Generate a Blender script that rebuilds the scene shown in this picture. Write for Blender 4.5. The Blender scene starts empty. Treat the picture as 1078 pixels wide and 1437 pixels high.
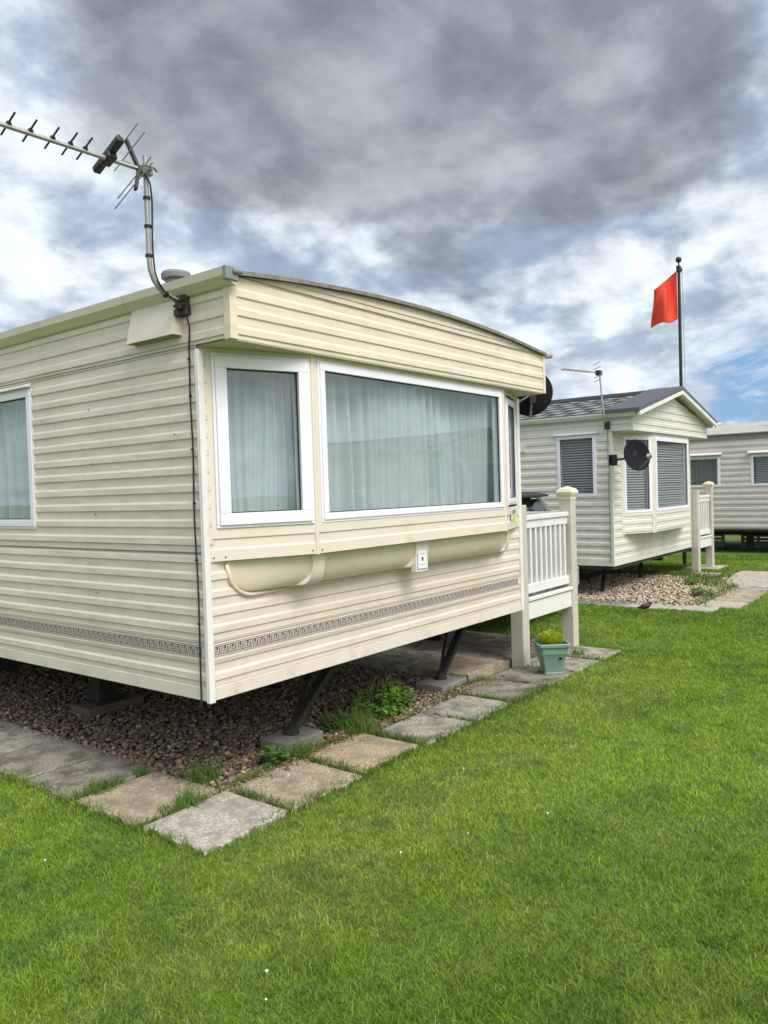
import bpy, math, random
import numpy as np
from math import radians, sin, cos, pi
from mathutils import Vector, Matrix
random.seed(7); rng=np.random.default_rng(11)
scene=bpy.context.scene
# ------------------------------------------------------------ camera
CX,CY,CZ=-2.3762,-2.904,1.5
yaw,pitch,roll=0.6587,-0.0274,-0.031
f_=Vector((cos(yaw)*cos(pitch),sin(yaw)*cos(pitch),sin(pitch)))
r_=Vector((sin(yaw),-cos(yaw),0)); u_=r_.cross(f_)
R_=cos(roll)*r_+sin(roll)*u_; U_=-sin(roll)*r_+cos(roll)*u_
cam=bpy.data.objects.new('camera',bpy.data.cameras.new('camera'))
cam.data.sensor_fit='HORIZONTAL'; cam.data.sensor_width=36; cam.data.lens=36*1101.5/1078
cam.data.clip_end=2000; cam.data.clip_start=.05
cam.matrix_world=Matrix(((R_.x,U_.x,-f_.x,CX),(R_.y,U_.y,-f_.y,CY),(R_.z,U_.z,-f_.z,CZ),(0,0,0,1)))
scene.collection.objects.link(cam); scene.camera=cam
scene.view_settings.view_transform='Standard'; scene.view_settings.look='None'
scene.view_settings.exposure=0.20; scene.view_settings.gamma=1.0
# ------------------------------------------------------------ sun
SUN_AZ=radians(-104); SUN_EL=radians(50)
sd=Vector((cos(SUN_AZ)*cos(SUN_EL),sin(SUN_AZ)*cos(SUN_EL),sin(SUN_EL)))
sun=bpy.data.objects.new('sun',bpy.data.lights.new('sun','SUN'))
sun.data.energy=2.0; sun.data.angle=radians(26); sun.data.color=(1,.965,.91)
sun.rotation_euler=sd.to_track_quat('Z','Y').to_euler(); scene.collection.objects.link(sun)
# ------------------------------------------------------------ world: Nishita sky seen through procedural clouds
def pdir(x,y):
    return (f_+R_*((x-539)/1101.5)+U_*((718.5-y)/1101.5)).normalized()
world=bpy.data.worlds.new("World"); scene.world=world; world.use_nodes=True
nt=world.node_tree; nt.nodes.clear(); N=nt.nodes; L=nt.links
def nd(t,**k):
    n=N.new(t)
    for a,b in k.items(): setattr(n,a,b)
    return n
def mth(op,a,b=None,clamp=False):
    n=nd('ShaderNodeMath',operation=op,use_clamp=clamp)
    for i,v in enumerate((a,b)):
        if v is None: continue
        if isinstance(v,(int,float)): n.inputs[i].default_value=v
        else: L.new(v,n.inputs[i])
    return n.outputs[0]
def mapr(v,a,b,c=0.,d=1.):
    n=nd('ShaderNodeMapRange',interpolation_type='SMOOTHSTEP'); L.new(v,n.inputs[0])
    for i,x in enumerate((a,b,c,d)): n.inputs[i+1].default_value=x
    return n.outputs[0]
tc=nd('ShaderNodeTexCoord'); G=tc.outputs['Generated']
sep=nd('ShaderNodeSeparateXYZ'); L.new(G,sep.inputs[0])
zz=mth('ADD',mth('MAXIMUM',sep.outputs[2],0.0),.30)
cmb=nd('ShaderNodeCombineXYZ')
L.new(mth('DIVIDE',sep.outputs[0],zz),cmb.inputs[0]); L.new(mth('DIVIDE',sep.outputs[1],zz),cmb.inputs[1])
P=cmb.outputs[0]
def noise(vec,scale,detail=8,rough=.55,dist=0.,col=False):
    n=nd('ShaderNodeTexNoise'); L.new(vec,n.inputs['Vector'])
    n.inputs['Scale'].default_value=scale; n.inputs['Detail'].default_value=detail
    n.inputs['Roughness'].default_value=rough; n.inputs['Distortion'].default_value=dist
    return n.outputs['Color' if col else 'Fac']
nb=noise(P,2.0,9,.54,.2); ns=noise(P,5.2,8,.58,.15)
po=nd('ShaderNodeVectorMath',operation='ADD'); L.new(P,po.inputs[0]); po.inputs[1].default_value=(.075,-.045,0)
nb2=noise(po.outputs[0],2.0,9,.54,.2); po2=nd('ShaderNodeVectorMath',operation='ADD'); L.new(P,po2.inputs[0]); po2.inputs[1].default_value=(.03,-.02,0)
ns2=noise(po2.outputs[0],5.2,8,.58,.15)
rel_=mth('ADD',mth('MULTIPLY',mth('SUBTRACT',nb,nb2),1.25),mth('MULTIPLY',mth('SUBTRACT',ns,ns2),.55))
rel_=mth('ADD',mth('MAXIMUM',mth('MINIMUM',rel_,.34),-.26),1.0)
# direction warped by noise so that the placed cloud masses get ragged outlines
vm=nd('ShaderNodeVectorMath',operation='SUBTRACT'); L.new(noise(P,2.6,7,.6,0,True),vm.inputs[0]); vm.inputs[1].default_value=(.5,.5,.5)
vs=nd('ShaderNodeVectorMath',operation='SCALE'); L.new(vm.outputs[0],vs.inputs[0]); vs.inputs[3].default_value=.26
va=nd('ShaderNodeVectorMath',operation='ADD'); L.new(G,va.inputs[0]); L.new(vs.outputs[0],va.inputs[1])
vn=nd('ShaderNodeVectorMath',operation='NORMALIZE'); L.new(va.outputs[0],vn.inputs[0])
def blob(d,r0,r1):
    n=nd('ShaderNodeVectorMath',operation='DOT_PRODUCT'); L.new(vn.outputs[0],n.inputs[0]); n.inputs[1].default_value=d
    return mapr(n.outputs['Value'],cos(radians(r0)),cos(radians(r1)))
def mx(a,b,fac):
    n=nd('ShaderNodeMix',data_type='RGBA')
    if isinstance(fac,(int,float)): n.inputs[0].default_value=fac
    else: L.new(fac,n.inputs[0])
    for i,v in ((6,a),(7,b)):
        if isinstance(v,tuple): n.inputs[i].default_value=(*v,1)
        else: L.new(v,n.inputs[i])
    return n.outputs[2]
def acc(lst):
    o=None
    for e in lst: o=e if o is None else mth('MAXIMUM',o,e)
    return o
dark=acc([blob(pdir(330,150),9.5,5),blob(pdir(480,150),10,6),blob(pdir(640,150),10.5,6),blob(pdir(800,150),9.5,5.5),blob(pdir(930,175),7,3.5),blob(pdir(230,60),8,3),
          blob(pdir(620,-100),19,11)])
blue=acc([blob(pdir(1068,545),4.6,2.2),blob(pdir(1040,575),3.6,1.6)])
SK=10.0
col=mx((.34*SK,.435*SK,.56*SK),(.78*SK,.85*SK,.91*SK),mapr(mth('ADD',mth('MULTIPLY',nb,.6),mth('MULTIPLY',ns,.4)),.43,.58))
# bright milky band near the horizon
col=mx(col,(.68*SK,.76*SK,.84*SK),mth('MULTIPLY',mapr(sep.outputs[2],.24,.05),.55))
dk=mx((.205*SK,.22*SK,.262*SK),(.37*SK,.40*SK,.45*SK),mapr(mth('ADD',mth('MULTIPLY',nb,.75),mth('MULTIPLY',ns,.25)),.38,.68))
col=mx(col,dk,mth('MULTIPLY',dark,.90))
vr=nd('ShaderNodeVectorMath',operation='SCALE'); L.new(col,vr.inputs[0]); L.new(rel_,vr.inputs[3]); col=vr.outputs[0]
# bright thin cloud in front of the sun, behind the photographer
dn=nd('ShaderNodeVectorMath',operation='DOT_PRODUCT'); L.new(G,dn.inputs[0]); dn.inputs[1].default_value=sd
col=mx(col,(2.3*SK,2.2*SK,2.1*SK),mapr(dn.outputs['Value'],cos(radians(50)),cos(radians(8)),0,.9))
sky=nd('ShaderNodeTexSky',sky_type='NISHITA'); sky.sun_disc=False; sky.sun_elevation=SUN_EL; sky.sun_rotation=pi/2-SUN_AZ
sky.air_density=1.1; sky.dust_density=.3; sky.ozone_density=1.6
wisp=mapr(noise(P,2.6,7,.6,.5),.50,.66)
bl=mx(mx((1.5,3.4,6.6),sky.outputs[0],.35),(.78*SK,.85*SK,.92*SK),mth('MULTIPLY',wisp,.85))
col=mx(col,bl,blue)
bg=nd('ShaderNodeBackground'); L.new(col,bg.inputs[0]); bg.inputs[1].default_value=.1
wo=nd('ShaderNodeOutputWorld'); L.new(bg.outputs[0],wo.inputs[0])

# ------------------------------------------------------------ materials
MATS={}
def M(name,color,rough=.6,var=.12,vscale=6.,bump=0.,bscale=60.,metal=0.,spec=.5,dirt=None,dscale=3.,dthr=(.52,.72),trans=0.,coord='Object',stretch=(1,1,1),attr=False,coat=0.,streak=None,wave=0.):
    if name in MATS: return MATS[name]
    m=bpy.data.materials.new(name); m.use_nodes=True; t=m.node_tree; n=t.nodes; l=t.links
    b=n['Principled BSDF']; b.inputs['Roughness'].default_value=rough; b.inputs['Metallic'].default_value=metal
    b.inputs['Specular IOR Level'].default_value=spec; b.inputs['Coat Weight'].default_value=coat
    tcn=n.new('ShaderNodeTexCoord'); mp=n.new('ShaderNodeMapping'); l.new(tcn.outputs[coord],mp.inputs[0]); mp.inputs['Scale'].default_value=stretch
    def nz(sc,dt=5,r=.6):
        q=n.new('ShaderNodeTexNoise'); l.new(mp.outputs[0],q.inputs['Vector']); q.inputs['Scale'].default_value=sc; q.inputs['Detail'].default_value=dt; q.inputs['Roughness'].default_value=r; return q.outputs['Fac']
    hs=n.new('ShaderNodeHueSaturation'); mr=n.new('ShaderNodeMapRange'); l.new(nz(vscale),mr.inputs[0])
    mr.inputs[1].default_value=.3; mr.inputs[2].default_value=.7; mr.inputs[3].default_value=1-var; mr.inputs[4].default_value=1+var
    l.new(mr.outputs[0],hs.inputs['Value'])
    if attr:
        a=n.new('ShaderNodeAttribute'); a.attribute_name='tint'; l.new(a.outputs['Color'],hs.inputs['Color'])
    else: hs.inputs['Color'].default_value=(*color,1)
    out=hs.outputs[0]
    if dirt:
        mr2=n.new('ShaderNodeMapRange'); l.new(nz(dscale,8,.65),mr2.inputs[0]); mr2.inputs[1].default_value=dthr[0]; mr2.inputs[2].default_value=dthr[1]
        mm=n.new('ShaderNodeMix'); mm.data_type='RGBA'; l.new(mr2.outputs[0],mm.inputs[0]); l.new(out,mm.inputs[6]); mm.inputs[7].default_value=(*dirt,1); out=mm.outputs[2]
    if streak:
        m2=n.new('ShaderNodeMapping'); l.new(tcn.outputs[coord],m2.inputs[0]); m2.inputs['Scale'].default_value=(9,9,.55)
        q2=n.new('ShaderNodeTexNoise'); l.new(m2.outputs[0],q2.inputs['Vector']); q2.inputs['Scale'].default_value=1.6; q2.inputs['Detail'].default_value=7; q2.inputs['Roughness'].default_value=.65
        mr3=n.new('ShaderNodeMapRange'); l.new(q2.outputs['Fac'],mr3.inputs[0]); mr3.inputs[1].default_value=.48; mr3.inputs[2].default_value=.78; mr3.inputs[4].default_value=.45
        mm=n.new('ShaderNodeMix'); mm.data_type='RGBA'; l.new(mr3.outputs[0],mm.inputs[0]); l.new(out,mm.inputs[6]); mm.inputs[7].default_value=(*streak,1); out=mm.outputs[2]
        q4=n.new('ShaderNodeTexNoise'); l.new(tcn.outputs[coord],q4.inputs['Vector']); q4.inputs['Scale'].default_value=38; q4.inputs['Detail'].default_value=3
        mr4=n.new('ShaderNodeMapRange'); l.new(q4.outputs['Fac'],mr4.inputs[0]); mr4.inputs[1].default_value=.70; mr4.inputs[2].default_value=.76; mr4.inputs[4].default_value=.35
        mm=n.new('ShaderNodeMix'); mm.data_type='RGBA'; l.new(mr4.outputs[0],mm.inputs[0]); l.new(out,mm.inputs[6]); mm.inputs[7].default_value=(.30,.27,.2,1); out=mm.outputs[2]
    l.new(out,b.inputs['Base Color'])
    if bump:
        bp=n.new('ShaderNodeBump'); bp.inputs['Strength'].default_value=bump; bp.inputs['Distance'].default_value=.01; l.new(nz(bscale,4,.6),bp.inputs['Height']); l.new(bp.outputs[0],b.inputs['Normal'])
    if wave:
        m3=n.new('ShaderNodeMapping'); l.new(tcn.outputs[coord],m3.inputs[0]); m3.inputs['Scale'].default_value=(1.3,1.3,6)
        q3=n.new('ShaderNodeTexNoise'); l.new(m3.outputs[0],q3.inputs['Vector']); q3.inputs['Scale'].default_value=1.6; q3.inputs['Detail'].default_value=2
        b3=n.new('ShaderNodeBump'); b3.inputs['Strength'].default_value=1; b3.inputs['Distance'].default_value=wave; l.new(q3.outputs['Fac'],b3.inputs['Height'])
        if bump: l.new(bp.outputs[0],b3.inputs['Normal'])
        l.new(b3.outputs[0],b.inputs['Normal'])
    if trans:
        tr=n.new('ShaderNodeBsdfTranslucent'); l.new(out,tr.inputs[0]); ms=n.new('ShaderNodeMixShader'); ms.inputs[0].default_value=trans
        l.new(b.outputs[0],ms.inputs[1]); l.new(tr.outputs[0],ms.inputs[2]); l.new(ms.outputs[0],n['Material Output'].inputs[0])
    MATS[name]=m; return m
def glass(name,ior,tint=(.86,.91,.94)):
    m=bpy.data.materials.new(name); m.use_nodes=True; t=m.node_tree; n=t.nodes; n.clear(); l=t.links
    o=n.new('ShaderNodeOutputMaterial'); lw=n.new('ShaderNodeLayerWeight'); lw.inputs[0].default_value=.5; pw=n.new('ShaderNodeMath'); pw.operation='POWER'; l.new(lw.outputs['Facing'],pw.inputs[0]); pw.inputs[1].default_value=4.0
    fr=n.new('ShaderNodeMapRange'); l.new(pw.outputs[0],fr.inputs[0]); fr.inputs[3].default_value=((ior-1)/(ior+1))**2*1.25; fr.inputs[4].default_value=1.0
    tr=n.new('ShaderNodeBsdfTransparent'); tr.inputs[0].default_value=(*tint,1)
    gl=n.new('ShaderNodeBsdfGlossy'); gl.inputs['Roughness'].default_value=.012; ms=n.new('ShaderNodeMixShader')
    tcn=n.new('ShaderNodeTexCoord'); nz=n.new('ShaderNodeTexNoise'); nz.inputs['Scale'].default_value=1.6; nz.inputs['Detail'].default_value=1; l.new(tcn.outputs['Object'],nz.inputs['Vector'])
    bp=n.new('ShaderNodeBump'); bp.inputs['Strength'].default_value=.06; bp.inputs['Distance'].default_value=.05; l.new(nz.outputs[0],bp.inputs['Height']); l.new(bp.outputs[0],gl.inputs['Normal'])
    l.new(fr.outputs[0],ms.inputs[0]); l.new(tr.outputs[0],ms.inputs[1]); l.new(gl.outputs[0],ms.inputs[2]); l.new(ms.outputs[0],o.inputs[0]); return m
cream=M('cream_siding',(.72,.617,.535),.42,.05,2.2,.05,25,streak=(.56,.50,.40),wave=.012,dirt=(.56,.50,.40),dscale=1.7,dthr=(.56,.85),stretch=(1,1,.5))
cream2=M('warm_cream_fascia',(.745,.64,.525),.42,.05,2.,.04,25,streak=(.60,.50,.37),wave=.012,dirt=(.62,.53,.39),dscale=2.,dthr=(.58,.85))
shroudm=M('moulded_cream',(.68,.59,.465),.38,.06,3,.04,30,dirt=(.45,.42,.28),dscale=5,dthr=(.6,.85))
seamm=M('seam_dark',(.12,.11,.09),.8)
whitem=M('white_plastic',(.84,.815,.885),.32,.02,5,dirt=(.62,.62,.58),dscale=6,dthr=(.62,.9))
whitet=M('white_trim',(.78,.745,.73),.4,.05,5,dirt=(.5,.5,.44),dscale=9,dthr=(.55,.8))
keyd=M('key_brown',(.12,.075,.08),.6,.2,40); keyw=M('key_white',(.66,.60,.54),.5,.05)
pinkm=M('band_beige',(.53,.48,.41),.45,.04,3)
blackm=M('black_plastic',(.018,.018,.02),.45,.2,20); blackr=M('black_rubber',(.015,.015,.015),.7)
steelm=M('weathered_aluminium',(.37,.37,.36),.5,.12,12,metal=.45); galv=M('galvanised_steel',(.27,.28,.28),.6,.12,14,.05,metal=.3)
chassm=M('chassis_black',(.022,.02,.018),.75,.4,14,.3,60,dirt=(.10,.05,.025),dscale=9,dthr=(.58,.8))
undm=M('underfloor',(.05,.04,.035),.9,.3,5)
roofm=M('grey_roof_sheet',(.36,.35,.33),.55,.15,3,.1,30); rustm=M('worn_edge',(.22,.195,.17),.8,.3,20,.3,60)
curtm=M('net_curtain',(.78,.85,.84),.85,.06,9,.15,260,trans=.3); curtg=M('grey_curtain',(.38,.38,.36),.9,.1,9)
glassm=glass('window_glass',2.15); 
inm=M('room_interior',(.28,.27,.24),.9,.2,3)
green2=M('pale_green_siding',(.68,.66,.58),.45,.05,2.,.05,25,streak=(.52,.54,.43),wave=.010,dirt=(.44,.48,.35),dscale=1.6,dthr=(.56,.85),stretch=(1,1,.5))
beige3=M('taupe_siding',(.62,.58,.53),.5,.05,2.,.05,25,streak=(.52,.48,.43),wave=.01)
tilem=M('roof_tiles',(.19,.20,.20),.5,.2,8,.2,50,dirt=(.29,.30,.29),dscale=7,dthr=(.45,.7)); tileshade=M('tile_joint_shade',(.03,.03,.032),.8)
vergem=M('verge_grey',(.085,.09,.10),.45,.1,5)
blindm=M('blind_slats',(.38,.395,.41),.5,.06,5)
deckm=M('beige_decking_plastic',(.55,.515,.45),.5,.06,4,dirt=(.42,.39,.33),dscale=5); deckw=M('white_decking_plastic',(.76,.75,.72),.45,.05,5,dirt=(.55,.53,.47),dscale=7,dthr=(.6,.85))
floorm=M('deck_board',(.30,.28,.25),.6,.1,8)
capm=M('yellowed_cap',(.70,.65,.50),.45,.05)
flagm=M('orange_red_flag',(.86,.085,.045),.75,.05,6,.05,40,dirt=(.88,.17,.06),dscale=2.6,dthr=(.5,.8),trans=.35)
potm=M('green_pot',(.17,.295,.235),.42,.06,8,dirt=(.24,.38,.31),dscale=10,dthr=(.55,.8)); soilm=M('soil',(.05,.035,.025),.95,.3,30,.5,80)
carm=M('silver_paint',(.48,.50,.53),.28,.03,5,metal=.5,coat=.6); carglass=M('car_glass',(.012,.014,.016),.06,.1,5,spec=.8)
redm=M('red_lens',(.35,.01,.01),.15); amberm=M('amber_lens',(.6,.2,.02),.2)
# ------------------------------------------------------------ helpers
ROOT=scene.collection
class MB:
    def __init__(s): s.v=[];s.f=[];s.m=[]
    def vs(s,pts): b=len(s.v); s.v+= [tuple(p) for p in pts]; return b
    def face(s,pts,m=0): b=s.vs(pts); s.f.append(tuple(range(b,b+len(pts)))); s.m.append(m)
    def box(s,x0,x1,y0,y1,z0,z1,m=0):
        b=s.vs([(x,y,z) for x in (x0,x1) for y in (y0,y1) for z in (z0,z1)])
        for q in ((0,1,3,2),(4,6,7,5),(0,4,5,1),(2,3,7,6),(0,2,6,4),(1,5,7,3)): s.f.append(tuple(b+i for i in q)); s.m.append(m)
    def hexa(s,p,m=0): # p: 8 points bottom4, top4 (ring order)
        b=s.vs(p)
        for q in ((3,2,1,0),(4,5,6,7),(0,1,5,4),(1,2,6,5),(2,3,7,6),(3,0,4,7)): s.f.append(tuple(b+i for i in q)); s.m.append(m)
    def slab2(s,A,B,z0,z1,o0,o1,m=0): # upright panel between plan points A,B ; offset o0..o1 along the outward normal (right of A->B)
        A=Vector(A);B=Vector(B);d=(B-A).normalized();n=Vector((d.y,-d.x))
        q=[A+n*o0,B+n*o0,B+n*o1,A+n*o1]
        s.hexa([(p.x,p.y,z0) for p in q]+[(p.x,p.y,z1) for p in q],m)
    def prism(s,poly,axis,a,b,m=0): # poly 2D; axis 'x' -> (y,z); 'y' -> (x,z); 'z' -> (x,y)
        def P(p,c): return {'x':(c,p[0],p[1]),'y':(p[0],c,p[1]),'z':(p[0],p[1],c)}[axis]
        n=len(poly); k=s.vs([P(p,a) for p in poly]+[P(p,b) for p in poly])
        s.f.append(tuple(k+i for i in range(n))); s.f.append(tuple(k+n+i for i in reversed(range(n)))); s.m+=[m,m]
        for i in range(n): j=(i+1)%n; s.f.append((k+i,k+j,k+n+j,k+n+i)); s.m.append(m)
    def tube(s,pts,r,seg=10,m=0,caps=True):
        pts=[Vector(p) for p in pts]; rs=r if isinstance(r,(list,tuple)) else [r]*len(pts)
        up=Vector((0,0,1)); rings=[]
        t0=(pts[1]-pts[0]).normalized(); a=t0.cross(up if abs(t0.z)<.9 else Vector((1,0,0))).normalized()
        for i,p in enumerate(pts):
            t=((pts[min(i+1,len(pts)-1)]-pts[max(i-1,0)])).normalized()
            a=(a-t*a.dot(t)).normalized(); b=t.cross(a)
            rings.append(s.vs([p+(a*cos(2*pi*k/seg)+b*sin(2*pi*k/seg))*rs[i] for k in range(seg)]))
        for i in range(len(rings)-1):
            for k in range(seg): q=(k+1)%seg; s.f.append((rings[i]+k,rings[i]+q,rings[i+1]+q,rings[i+1]+k)); s.m.append(m)
        if caps:
            s.f.append(tuple(rings[0]+k for k in reversed(range(seg)))); s.f.append(tuple(rings[-1]+k for k in range(seg))); s.m+=[m,m]
    def lathe(s,prof,c=(0,0,0),seg=24,m=0,R=None,sq=False):
        rings=[]
        for (r,z) in prof:
            pts=[]
            for k in range(seg):
                a=2*pi*(k+.5)/seg; v=Vector((r*cos(a),r*sin(a),z))
                if R is not None: v=R@v
                pts.append(v+Vector(c))
            rings.append(s.vs(pts))
        for i in range(len(rings)-1):
            for k in range(seg): q=(k+1)%seg; s.f.append((rings[i]+k,rings[i]+q,rings[i+1]+q,rings[i+1]+k)); s.m.append(m)
        s.f.append(tuple(rings[0]+k for k in reversed(range(seg)))); s.f.append(tuple(rings[-1]+k for k in range(seg))); s.m+=[m,m]
    def bar(s,a,b,w,h,m=0,up=(0,0,1)):
        a=Vector(a);b=Vector(b);t=(b-a).normalized();x=t.cross(Vector(up)).normalized();y=x.cross(t)
        q=[(-1,-1),(1,-1),(1,1),(-1,1)]
        s.hexa([a+x*w/2*i+y*h/2*j for i,j in q]+[b+x*w/2*i+y*h/2*j for i,j in q],m)
    def build(s,name,mats,parent=None,smooth=False,bevel=0,loc=None,fixn=True):
        me=bpy.data.meshes.new(name); me.from_pydata(s.v,[],s.f)
        if not isinstance(mats,(list,tuple)): mats=[mats]
        for q in mats: me.materials.append(q)
        if len(mats)>1: me.polygons.foreach_set('material_index',s.m)
        me.update()
        if fixn:
            import bmesh
            bm=bmesh.new(); bm.from_mesh(me); bmesh.ops.recalc_face_normals(bm,faces=bm.faces); bm.to_mesh(me); bm.free()
        if smooth:
            me.polygons.foreach_set('use_smooth',[True]*len(me.polygons))
        o=bpy.data.objects.new(name,me); ROOT.objects.link(o)
        if bevel:
            md=o.modifiers.new('bevel','BEVEL'); md.width=bevel; md.segments=2; md.limit_method='ANGLE'; md.angle_limit=radians(40)
        if smooth and not isinstance(smooth,bool):
            md=o.modifiers.new('split','EDGE_SPLIT'); md.split_angle=radians(smooth)
        if parent: o.parent=parent
        if loc: o.location=loc
        return o
def thing(name,label,cat,loc=(0,0,0),rz=0,group=None):
    o=bpy.data.objects.new(name,None); o.empty_display_size=.2; ROOT.objects.link(o); o.location=loc; o.rotation_euler=(0,0,rz)
    o['label']=label;o['category']=cat
    if group:o['group']=group
    return o
def tag(o,label,cat,group=None):
    o['label']=label;o['category']=cat
    if group:o['group']=group
    return o
KIDS={}
def copy_tree(o,parent=None):
    c=o.copy(); ROOT.objects.link(c)
    if parent is not None: c.parent=parent
    for ch in [q for q in list(ROOT.objects) if q.parent is o]: copy_tree(ch,c)
    return c
P0=.0838
def profile(z0,z1,ph,P=P0,d=.007,proud=.048,lip=.007,bev=.012):
    """(z,offset) pairs of twin-ridge cladding; dark under-lip at ph+k*P, ledge at the top of each proud band"""
    pts=[]
    k=math.floor((z0-ph)/P)-1
    while ph+k*P<z1+P:
        b=ph+k*P; pts+=[(b,0.),(b+lip,d),(b+proud-bev,d*.9),(b+proud,0.)]; k+=1
    out=[];prev=None
    for p in pts:
        if prev and prev[0]<z0<p[0]:
            t=(z0-prev[0])/(p[0]-prev[0]); out.append((z0,prev[1]+t*(p[1]-prev[1])))
        if z0<=p[0]<=z1: out.append(p)
        if prev and prev[0]<z1<p[0]:
            t=(z1-prev[0])/(p[0]-prev[0]); out.append((z1,prev[1]+t*(p[1]-prev[1])))
        prev=p
    return out
def siding(mb,A,B,z0,z1,ph,P=P0,d=.007,m=0,ur=None,base=0.):
    A=Vector(A);B=Vector(B);dd=B-A;n=Vector((dd.y,-dd.x)).normalized()
    pr=profile(z0,z1,ph,P,d,.047*P/P0)
    def pt(u,z,o): q=A+dd*u+n*(o+base); return (q.x,q.y,z)
    for (za,oa),(zb,ob) in zip(pr,pr[1:]):
        if zb-za<1e-6: continue
        a0,a1=ur(za) if ur else (0,1); b0,b1=ur(zb) if ur else (0,1)
        if a1<=a0 and b1<=b0: continue
        nseg=1
        mb.face([pt(a0,za,oa),pt(a1,za,oa),pt(b1,zb,ob),pt(b0,zb,ob)],m)
def wall_with_holes(mb,A,B,z0,z1,ph,holes,P=P0,d=.007,base=0.):
    """holes: list of (u0,u1,za,zb) in metres along A->B, sorted"""
    Av=Vector(A);Bv=Vector(B);Ln=(Bv-Av).length;dd=(Bv-Av)/Ln
    def at(u): q=Av+dd*u; return (q.x,q.y)
    u=0
    for (h0,h1,za,zb) in holes:
        if h0>u: siding(mb,at(u),at(h0),z0,z1,ph,P,d,base=base)
        siding(mb,at(h0),at(h1),z0,za,ph,P,d,base=base); siding(mb,at(h0),at(h1),zb,z1,ph,P,d,base=base); u=h1
    if u<Ln: siding(mb,at(u),B,z0,z1,ph,P,d,base=base)
def curtain_mesh(A,B,z0,z1,seed,amp=.042,fold=.115):
    rs=np.random.default_rng(seed); A=np.array(A,float);B=np.array(B,float);Ln=np.linalg.norm(B-A);t=(B-A)/Ln;n=np.array([t[1],-t[0]])
    nu=max(int(Ln/.007),20);nz_=26
    us=np.linspace(0,1,nu);ph=[rs.uniform(0,6.28) for _ in range(6)]
    vs=[];fs=[]
    for j in range(nz_):
        v=j/(nz_-1);z=z0+(z1-z0)*v
        w=us*Ln/fold*2*pi + 1.3*np.sin(us*Ln*4+ph[0])+.6*np.sin(us*Ln*11+ph[1]+v*1.5)+ .5*np.sin(v*3+us*9+ph[2])
        mod=.55+.45*np.sin(us*Ln*7+ph[3]+v*.8)
        off=amp*(np.sin(w)*mod*(.6+.4*(1-v)) + .28*np.sin(2.3*w+ph[4])) + amp*.8*np.sin(us*Ln*5.+ph[5]+v)
        for u,o in zip(us,off): q=A+t*u*Ln+n*o; vs.append((q[0],q[1],z))
    for j in range(nz_-1):
        for i in range(nu-1): a=j*nu+i; fs.append((a,a+1,a+nu+1,a+nu))
    mb=MB();mb.v=vs;mb.f=fs;mb.m=[0]*len(fs);return mb
def window(parent,A,B,z0,z1,fw,label=None,kind='curtain',seed=1,proud=.018,cm=None,lip=True,inset=.1):
    """frame as the window mesh, with pane and curtain or blind below it; A->B has outward normal on its right"""
    Av=Vector(A);Bv=Vector(B);d=(Bv-Av).normalized()
    at=lambda u:((Av+d*u).x,(Av+d*u).y)
    Ln=(Bv-Av).length
    mb=MB()
    o0,o1=-.05,proud
    mb.slab2(A,B,z0,z0+fw,o0,o1);mb.slab2(A,B,z1-fw,z1,o0,o1)
    mb.slab2(at(0),at(fw),z0+fw,z1-fw,o0,o1);mb.slab2(at(Ln-fw),B,z0+fw,z1-fw,o0,o1)
    if lip: # outer flange and glazing bead
        e=.014
        mb.slab2(at(-e),at(Ln+e),z0-e,z0,0,proud*.55);mb.slab2(at(-e),at(Ln+e),z1,z1+e,0,proud*.55)
        mb.slab2(at(-e),at(0),z0,z1,0,proud*.55);mb.slab2(at(Ln),at(Ln+e),z0,z1,0,proud*.55)
    w=mb.build('window',whitem,parent,bevel=.003)
    if label: w['label']=label
    g=MB(); i=fw-.002
    pn=Vector((d.y,-d.x))*-.010; pa=Vector(at(i))+pn; pb=Vector(at(Ln-i))+pn
    g.face([(pa.x,pa.y,z0+i),(pb.x,pb.y,z0+i),(pb.x,pb.y,z1-i),(pa.x,pa.y,z1-i)]); g.build('pane',glassm,w,fixn=False)
    # black gasket round the glass
    k=MB();q=.005
    for (u0,u1,a,b) in ((fw,Ln-fw,z0+fw,z0+fw+q),(fw,Ln-fw,z1-fw-q,z1-fw),(fw,fw+q,z0+fw+q,z1-fw-q),(Ln-fw-q,Ln-fw,z0+fw+q,z1-fw-q)):
        k.slab2(at(u0),at(u1),a,b,-.007,.002)
    k.build('gasket',blackr,w)
    n=Vector((d.y,-d.x))
    if kind=='curtain':
        a=Av-n*inset-d*.05; b=Bv-n*inset+d*.05
        curtain_mesh(a,b,z0-.02,z1+.02,seed).build('curtain',cm or curtm,w,smooth=True)
    elif kind=='blind':
        s=MB();z=z0+fw+.004
        while z<z1-fw:
            a=Av-n*.05;b=Bv-n*.05
            s.face([(a.x,a.y,z),(b.x,b.y,z),(b.x-n.x*.014,b.y-n.y*.014,z+.021),(a.x-n.x*.014,a.y-n.y*.014,z+.021)]); z+=.034
        s.build('blind',blindm,w)
    return w

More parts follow.
